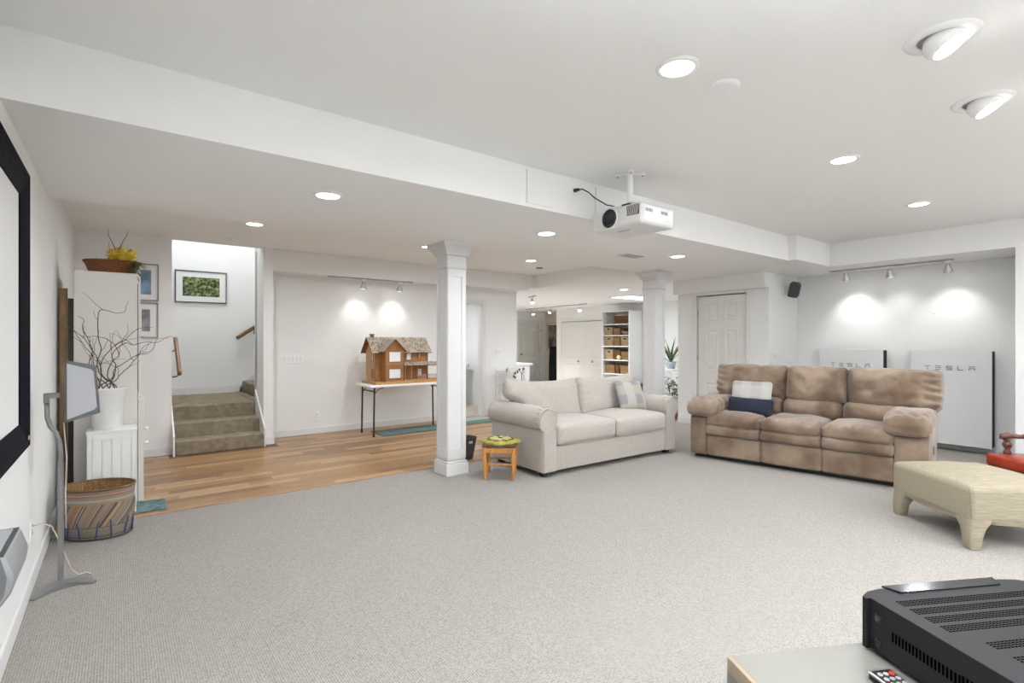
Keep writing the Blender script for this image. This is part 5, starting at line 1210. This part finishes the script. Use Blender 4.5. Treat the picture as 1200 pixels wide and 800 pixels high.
# ================================================================== STOOL AND BIN
HON = mat('honey_wood', (0.50, 0.225, 0.055), 0.38, var=0.15, vscale=6, stretch=(8, 8, 1.5))
sx0, sy0 = 3.00, 4.18
sto = thing('footstool', 'small honey wood stool with round green cushion at the sofa arm', 'stool', (3.045, 4.165, 0), R(-42))
SH = 0.17; LH = 0.33
for i, x in enumerate((-1, 1)):
    for y in (-1, 1):
        b = B(); tube(b, [(x * SH * 0.80, y * SH * 0.80, 0.0), (x * SH * 0.82, y * SH * 0.82, 0.12), (x * SH * 0.84, y * SH * 0.84, LH)], [0.014, 0.021, 0.021], 12); obj('leg', b, HON, sto, smooth='auto')
for z, r_ in ((LH - 0.035, 0.020), (0.155, 0.011)):
    for k in range(4):
        a = k * PI / 2; b = B(); Mr = Matrix.Rotation(a, 4, 'Z')
        if r_ > 0.015: box(b, -SH * 0.82, SH * 0.82, -SH * 0.86 - 0.009, -SH * 0.86 + 0.009, z - 0.028, z + 0.022, 0.003, Mr); obj('apron_rail', b, HON, sto)
        else: tube(b, [Mr @ Vector((-SH * 0.82, -SH * 0.82, z + (0.02 if k % 2 else 0))), Mr @ Vector((SH * 0.82, -SH * 0.82, z + (0.02 if k % 2 else 0)))], r_, 10); obj('stretcher', b, HON, sto, smooth='auto')
b = B(); rbox(b, 0, 0, LH + 0.005, 0.335, 0.335, 0.025, 0.012, k=3, m=(2, 2, 1)); obj('seat', b, mat('dark_rush', (0.09, 0.04, 0.02), 0.7), sto, smooth='auto')
cu = thing('seat_cushion', 'green and yellow crocheted cushion on the honey wood stool', 'cushion', (3.045, 4.165, LH + 0.018), R(-42))
b = B(); GRN = mat('green_yarn', (0.30, 0.27, 0.040), 0.95, col2=(0.40, 0.37, 0.085), vscale=30, bump=0.8, bscale=90)
def ring_r(a): return 0.185 + 0.012 * math.cos(8 * a) + 0.012 * math.cos(4 * a)
rings = []
for s_, z in ((0.98, 0.0), (1.0, 0.012), (0.93, 0.028), (0.7, 0.034), (0.4, 0.036), (0.12, 0.037)):
    rings.append([b.verts.new((s_ * ring_r(a) * math.cos(a), s_ * ring_r(a) * math.sin(a), z + 0.003 * math.sin(a * 9 + s_ * 20) * (z > 0))) for a in [2 * PI * q / 64 for q in range(64)]])
for A, C in zip(rings, rings[1:]):
    for q in range(64): b.faces.new((A[q], A[(q + 1) % 64], C[(q + 1) % 64], C[q]))
b.faces.new(list(reversed(rings[0]))); b.faces.new(rings[-1]); obj('pad', b, GRN, cu, smooth=True)
DK = mat('dark_yarn', (0.05, 0.04, 0.015), 0.95); YY = mat('yellow_yarn', (0.50, 0.46, 0.20), 0.95, bump=0.8, bscale=90)
for r0_, r1_ in ((0.125, 0.008),):
    b = B(); tube(b, [Vector(((r0_ + r1_ * math.cos(7 * a)) * math.cos(a), (r0_ + r1_ * math.cos(7 * a)) * math.sin(a), 0.034)) for a in [2 * PI * q / 90 for q in range(91)]], 0.006, 6, cap=False); obj('dark_ring', b, DK, cu, smooth=True)
for k in range(8):
    a = 2 * PI * k / 8; b = B(); rbox(b, 0.065, 0, 0.038, 0.09, 0.038, 0.014, 0.006, k=2, m=(3, 2, 1), M=Matrix.Rotation(a, 4, 'Z')); obj('petal', b, YY, cu, smooth=True)
b = B(); lathe(b, [(0.026, 0.036), (0.026, 0.046), (0.015, 0.05)], 16); obj('flower_centre', b, DK, cu, smooth=True)
b = B(); BIN = mat('bin_charcoal', (0.05, 0.048, 0.05), 0.55)
bi = thing('waste_bin', 'small charcoal waste bin behind the stool by the sofa arm', 'bin', (3.16, 5.02, 0.009), R(10))
rings = []
for z, hx in ((0.0, 0.085), (0.24, 0.125), (0.25, 0.130), (0.25, 0.120), (0.012, 0.080)):
    rings.append([b.verts.new((hx * math.copysign(abs(math.cos(a)) ** 0.4, math.cos(a)), hx * 0.8 * math.copysign(abs(math.sin(a)) ** 0.4, math.sin(a)), z)) for a in [2 * PI * q / 32 for q in range(32)]])
for A, C in zip(rings, rings[1:]):
    for q in range(32): b.faces.new((A[q], A[(q + 1) % 32], C[(q + 1) % 32], C[q]))
b.faces.new(list(reversed(rings[0]))); b.faces.new(rings[-1]); obj('body', b, BIN, bi, smooth='auto')
b = B(); box(b, -0.03, 0.03, -0.108, -0.098, 0.185, 0.215, 0.003); obj('handle_slot', b, mat('bin_slot', (0.35, 0.33, 0.32), 0.6), bi)

# ================================================================== FAR ROOM
# bathroom: washstand with open shelf unit
wsn = thing('washstand', 'white washbasin counter seen through the bathroom doorway', 'washstand', (5.25, 9.2, 0.0085))
b = B(); rbox(b, 0, 0.1, 0.86, 1.15, 0.5, 0.10, 0.03, m=(4, 2, 1)); obj('counter', b, WHITE, wsn, smooth='auto')
b = B(); lathe(b, [(0.10, 0.0), (0.075, 0.05), (0.07, 0.5), (0.13, 0.70), (0.2, 0.82)], 20, c=(0.28, 0.1, 0)); obj('pedestal', b, WHITE, wsn, smooth=True)
cb_ = thing('cube_shelf', 'low white cube shelf in the bathroom behind the column', 'shelf', (4.52, 8.95, 0.0085))
for z in (0.05, 0.27, 0.49, 0.71):
    b = B(); box(b, 0, 0.62, 0, 0.30, z, z + 0.02); obj('shelf_board', b, WHITE, cb_)
for x in (0.0, 0.30, 0.60):
    b = B(); box(b, x, x + 0.02, 0.001, 0.299, 0.0, 0.73); obj('upright', b, WHITE, cb_)
b = B(); box(b, 0, 0.62, 0.30, 0.305, 0.05, 0.73); obj('back_panel', b, mat('shelf_back', (0.28, 0.27, 0.25), 0.7), cb_)
# slim white shelf and orchid beside the doorway
sh = thing('ladder_shelf', 'slim white open shelf against the wall right of the bathroom doorway', 'shelf', (5.52, 7.36, 0.0086))
for x in (0.0, 0.40):
    for y in (0.0, 0.30):
        b = B(); box(b, x, x + 0.025, y, y + 0.025, 0, 0.86, 0.002); obj('post', b, WHITE, sh)
for z in (0.28, 0.56, 0.80):
    b = B(); box(b, 0.001, 0.424, 0.001, 0.324, z, z + 0.018, 0.002); obj('shelf_board', b, WHITE, sh)
b = B(); box(b, 0.0, 0.425, 0.0, 0.012, 0.818, 0.875, 0.002); obj('tray_rail', b, WHITE, sh)
orc = thing('orchid', 'thin stemmed orchid with small dark blooms behind the grey sofa', 'plant', (5.60, 7.05, 0.0086), 0)
b = B(); lathe(b, [(0.10, 0), (0.13, 0.02), (0.14, 0.36), (0.12, 0.36)], 24); obj('pot', b, WHITE, orc, smooth='auto')
b = B(); tube(b, [(0, 0, 0.34), (0.02, 0.0, 0.6), (0.02, 0, 0.78), (-0.04, 0, 0.86), (-0.13, -0.02, 0.84), (-0.19, -0.03, 0.77)], [0.007, 0.006, 0.005, 0.004, 0.003, 0.002], 8); tube(b, [(0.02, 0, 0.76), (0.05, 0, 0.86)], 0.004, 6); obj('stem', b, mat('stem_dark', (0.045, 0.04, 0.02), 0.6), orc, smooth=True)
OB = mat('orchid_bloom', (0.10, 0.07, 0.045), 0.6)
for k, (x, y, z) in enumerate([(-0.05, -0.01, 0.86), (-0.10, -0.02, 0.82), (-0.15, -0.02, 0.80), (-0.19, -0.03, 0.75), (0.05, 0, 0.87), (-0.16, -0.03, 0.73)]):
    b = B()
    for q in range(5): a = 2 * PI * q / 5 + k; leaf(b, (x, y, z), (math.cos(a), -0.4, math.sin(a)), 0.028, 0.010, 0.2, up=Vector((0, 1, 0.1)))
    o = obj('bloom', b, OB, orc, smooth=True); o.modifiers.new('s', 'SOLIDIFY').thickness = 0.001
for k in range(4):
    b = B(); a = k * 1.6 + 0.3; leaf(b, (0, 0, 0.35), (math.cos(a), math.sin(a), 0.6), 0.22, 0.03, 0.5); o = obj('leaf', b, LEAF, orc, smooth=True); o.modifiers.new('s', 'SOLIDIFY').thickness = 0.002
wc = thing('white_chest', 'white low chest with overhanging top before the far panelled door', 'cabinet', (6.10, 7.95, 0))
b = B(); box(b, 0.0, 0.44, 0, 0.55, 0.02, 0.88, 0.003); obj('body', b, WHITEB, wc)
b = B(); box(b, -0.02, 0.50, -0.03, 0.56, 0.88, 0.925, 0.005); obj('top', b, WHITEB, wc)
for k in range(3):
    b = B(); box(b, 0.02, 0.42, -0.012, 0.001, 0.06 + k * 0.27, 0.31 + k * 0.27, 0.003); d_ = obj('drawer', b, WHITEB, wc)
    b = B(); lathe(b, [(0.008, 0), (0.014, 0.02)], 10, M=Matrix.Translation((0.22, -0.012, 0.19 + k * 0.27)) @ Matrix.Rotation(PI / 2, 4, 'X')); obj('knob', b, STEEL, d_)
# bookcase with baskets: front at X=10.2 facing -X ; local x -> -Y
BKX, BKY, BKW, BKD, BKH = 10.20, 9.37, 0.93, 0.50, 2.13
bk = thing('bookcase', 'tall white open bookcase filled with wicker baskets by the far column', 'bookcase', (BKX, BKY, 0), -PI / 2)
for x in (0.0, BKW - 0.03):
    b = B(); box(b, x, x + 0.03, 0, BKD, 0, BKH, 0.002); obj('side_panel', b, WHITE, bk)
shz = [0.06, 0.42, 0.78, 1.12, 1.46, 1.80]
shz = [0.05, 0.50, 0.86, 1.22, 1.50, 1.79]
for z in shz:
    b = B(); box(b, 0.03, BKW - 0.03, 0.005, BKD - 0.01, z, z + 0.025, 0.001); obj('shelf_board', b, WHITE, bk)
b = B(); box(b, 0.0, BKW, 0, BKD, BKH, BKH + 0.02, 0.001); obj('top_board', b, WHITE, bk)
b = B(); box(b, 0.03, BKW - 0.03, BKD - 0.01, BKD, 0.0, BKH); obj('back_panel', b, mat('bookcase_back', (0.60, 0.59, 0.56), 0.6), bk)
SEA = weave('seagrass_weave', (0.58, 0.45, 0.28), (0.25, 0.17, 0.09), 60, 60); WD = weave('dark_wicker', (0.22, 0.10, 0.04), (0.07, 0.03, 0.012), 70, 70); WM = weave('mid_wicker', (0.40, 0.24, 0.11), (0.15, 0.08, 0.03), 70, 70)
def basket(label, lx, z, w_, d_, h_, m, slot=True, taper=0.9, name='wicker_basket'):
    wx, wy = BKX + 0.05, BKY - lx
    t = thing(name, label, 'basket', (wx, wy, z), -PI / 2)
    b = B(); rings = []
    for s_, zz in ((taper, 0.0), (1.0, h_), (0.90, h_), (taper * 0.9, 0.015)):
        rings.append([b.verts.new((sx_ * w_ / 2 * s_, d_ / 2 + sy_ * d_ / 2 * s_, zz)) for sx_, sy_ in ((-1, -1), (1, -1), (1, 1), (-1, 1))])
    for A, C in zip(rings, rings[1:]):
        for q in range(4): b.faces.new((A[q], A[(q + 1) % 4], C[(q + 1) % 4], C[q]))
    b.faces.new(list(reversed(rings[0]))); b.faces.new(rings[-1]); bd = obj('body', b, m, t)
    b = B(); c_ = [Vector((sx_ * w_ / 2, d_ / 2 + sy_ * d_ / 2, h_)) for sx_, sy_ in ((-1, -1), (1, -1), (1, 1), (-1, 1), (-1, -1))]; tube(b, c_, 0.010, 6); obj('rim', b, m, t)
    if slot: b = B(); rbox(b, 0, -0.002, h_ * 0.78, 0.08, 0.014, 0.03, 0.006, k=2, m=(1, 1, 1)); obj('handle_hole', b, PIT, bd)
    return t
T_ = 0.026
bk1 = basket('dark red brown basket with white cloth on the top shelf of the bookcase', 0.62, shz[5] + T_, 0.46, 0.32, 0.20, WD, False)
b = B(); rbox(b, 0, 0, 0, 0.38, 0.26, 0.06, 0.025, m=(10, 8, 1), f=lambda q, a: q + Vector((0, 0, nz(q, 14) * 0.03))); o = tag(obj('folded_cloth', b, mat('pink_white_cloth', (0.62, 0.52, 0.50), 0.9), smooth=True), 'crumpled pale cloth in the top basket of the bookcase', 'cloth'); o.location = (BKX + 0.21, BKY - 0.62, shz[5] + T_ + 0.20); o.rotation_euler = (0, 0, PI / 2)
basket('tan basket with handle hole at the left of the second shelf', 0.19, shz[4] + T_, 0.26, 0.36, 0.20, SEA)
basket('dark woven basket in the middle of the second shelf behind the bowl', 0.45, shz[4] + T_, 0.20, 0.36, 0.17, WM, False)
bw = thing('wooden_bowl', 'wide shallow wicker bowl at the right of the second shelf', 'bowl', (BKX + 0.16, BKY - 0.72, shz[4] + T_)); b = B(); lathe(b, [(0.08, 0), (0.15, 0.09), (0.155, 0.095), (0.14, 0.085), (0.07, 0.01)], 24); obj('body', b, SEA, bw, smooth=True)
basket('tan basket with handle hole at the left of the middle shelf', 0.20, shz[3] + T_, 0.27, 0.36, 0.23, SEA)
basket('brown basket in the middle of the middle shelf', 0.46, shz[3] + T_, 0.22, 0.36, 0.22, WM, False)
basket('tan spotted basket with handle hole at the right of the middle shelf', 0.74, shz[3] + T_, 0.28, 0.36, 0.23, SEA)
basket('tan spotted basket with handle hole at the left of the fourth shelf', 0.20, shz[2] + T_, 0.27, 0.36, 0.26, SEA)
basket('dark basket in the middle of the fourth shelf behind the pale ball', 0.47, shz[2] + T_, 0.22, 0.30, 0.24, WD, False)
basket('brown basket at the right of the fourth shelf', 0.745, shz[2] + T_, 0.26, 0.36, 0.21, WM, False)
b = B(); bmesh.ops.create_icosphere(b, subdivisions=3, radius=0.06); o = tag(obj('ball', b, mat('pale_yarn', (0.68, 0.58, 0.36), 0.9), smooth=True), 'pale yarn ball on the fourth shelf of the bookcase', 'ball'); o.location = (BKX + 0.0, BKY - 0.53, shz[2] + T_ + 0.06); 
o.location.x = BKX + 0.07
basket('lidded brown basket at the left of the lowest visible shelf', 0.23, shz[1] + T_, 0.32, 0.36, 0.23, WM, False)
basket('dark slim basket in the middle of the lowest visible shelf', 0.48, shz[1] + T_, 0.12, 0.30, 0.22, WD, False)
basket('brown basket at the right of the lowest visible shelf', 0.72, shz[1] + T_, 0.30, 0.36, 0.22, WM, False)
db = thing('storage_box', 'low dark grey storage box on the floor beside the white bookcase', 'box', (10.45, 8.15, 0)); b = B(); box(b, -0.2, 0.2, -0.2, 0.2, 0, 0.26, 0.01); obj('body', b, DARKG, db); b = B(); box(b, -0.21, 0.21, -0.21, 0.21, 0.26, 0.30, 0.008); obj('lid', b, BLACK, db)
# plants beyond the second column
def bpos(u, v, X_):
    dx, dy, dz = math.sin(YAW) + math.cos(YAW) * (u - 600) / 600, math.cos(YAW) - math.sin(YAW) * (u - 600) / 600, (400 - v) / 600
    k = X_ / dx; return Vector((X_, dy * k, EYE + dz * k))
sx, sy = 8.35, bpos(786, 400, 8.35).y
ps = thing('plant_stand', 'white plant table beyond the second column', 'table', (sx, sy, 0))
zt = bpos(786, 432, 8.35).z
b = B(); box(b, -0.30, 0.30, -0.22, 0.22, zt - 0.04, zt, 0.003); obj('top', b, WHITE, ps)
for x in (-0.27, 0.27):
    for y in (-0.19, 0.19): b = B(); box(b, x - 0.02, x + 0.02, y - 0.02, y + 0.02, 0, zt - 0.04); obj('leg', b, WHITE, ps)
pt = thing('potted_palm', 'spiky dark green plant in a glassy pot on the white plant table', 'plant', (sx, sy, zt))
b = B(); lathe(b, [(0.07, 0), (0.11, 0.14), (0.105, 0.14), (0.065, 0.01)], 20); obj('pot', b, mat('blue_grey_glass', (0.35, 0.40, 0.46), 0.15), pt, smooth=True)
random.seed(11)
for k in range(13):
    b = B(); a = 2 * PI * k / 13 + random.uniform(-.2, .2); el = random.uniform(0.5, 1.5); leaf(b, (0, 0, 0.12), (math.cos(a) * math.cos(el), math.sin(a) * math.cos(el), math.sin(el)), random.uniform(0.36, 0.52), 0.022, 0.15); o = obj('leaf', b, LEAF, pt, smooth=True); o.modifiers.new('s', 'SOLIDIFY').thickness = 0.002
lx, ly = 7.72, bpos(789, 400, 7.72).y
pt = thing('potted_shrub', 'bushy dark green plant in a terracotta pot below the white plant table', 'plant', (lx, ly, 0))
b = B(); lathe(b, [(0.09, 0), (0.13, 0.20), (0.14, 0.20), (0.14, 0.23), (0.12, 0.23), (0.11, 0.19)], 20); obj('pot', b, mat('terracotta', (0.36, 0.10, 0.05), 0.7), pt, smooth='auto')
b = B(); 
for k in range(5): tube(b, [(0, 0, 0.2), (random.uniform(-.05, .05), random.uniform(-.05, .05), 0.4), (random.uniform(-.12, .12), random.uniform(-.12, .12), 0.62)], 0.006, 6)
obj('stems', b, mat('stem_brown', (0.06, 0.05, 0.03), 0.7), pt, smooth=True)
for k in range(44):
    b = B(); a = random.uniform(0, 2 * PI); z = random.uniform(0.38, 0.74); r_ = random.uniform(0.02, 0.14); leaf(b, (r_ * math.cos(a), r_ * math.sin(a), z), (math.cos(a), math.sin(a), random.uniform(-.4, .8)), random.uniform(0.08, 0.13), 0.026, 0.4); o = obj('leaf', b, LEAF, pt, smooth=True); o.modifiers.new('s', 'SOLIDIFY').thickness = 0.002
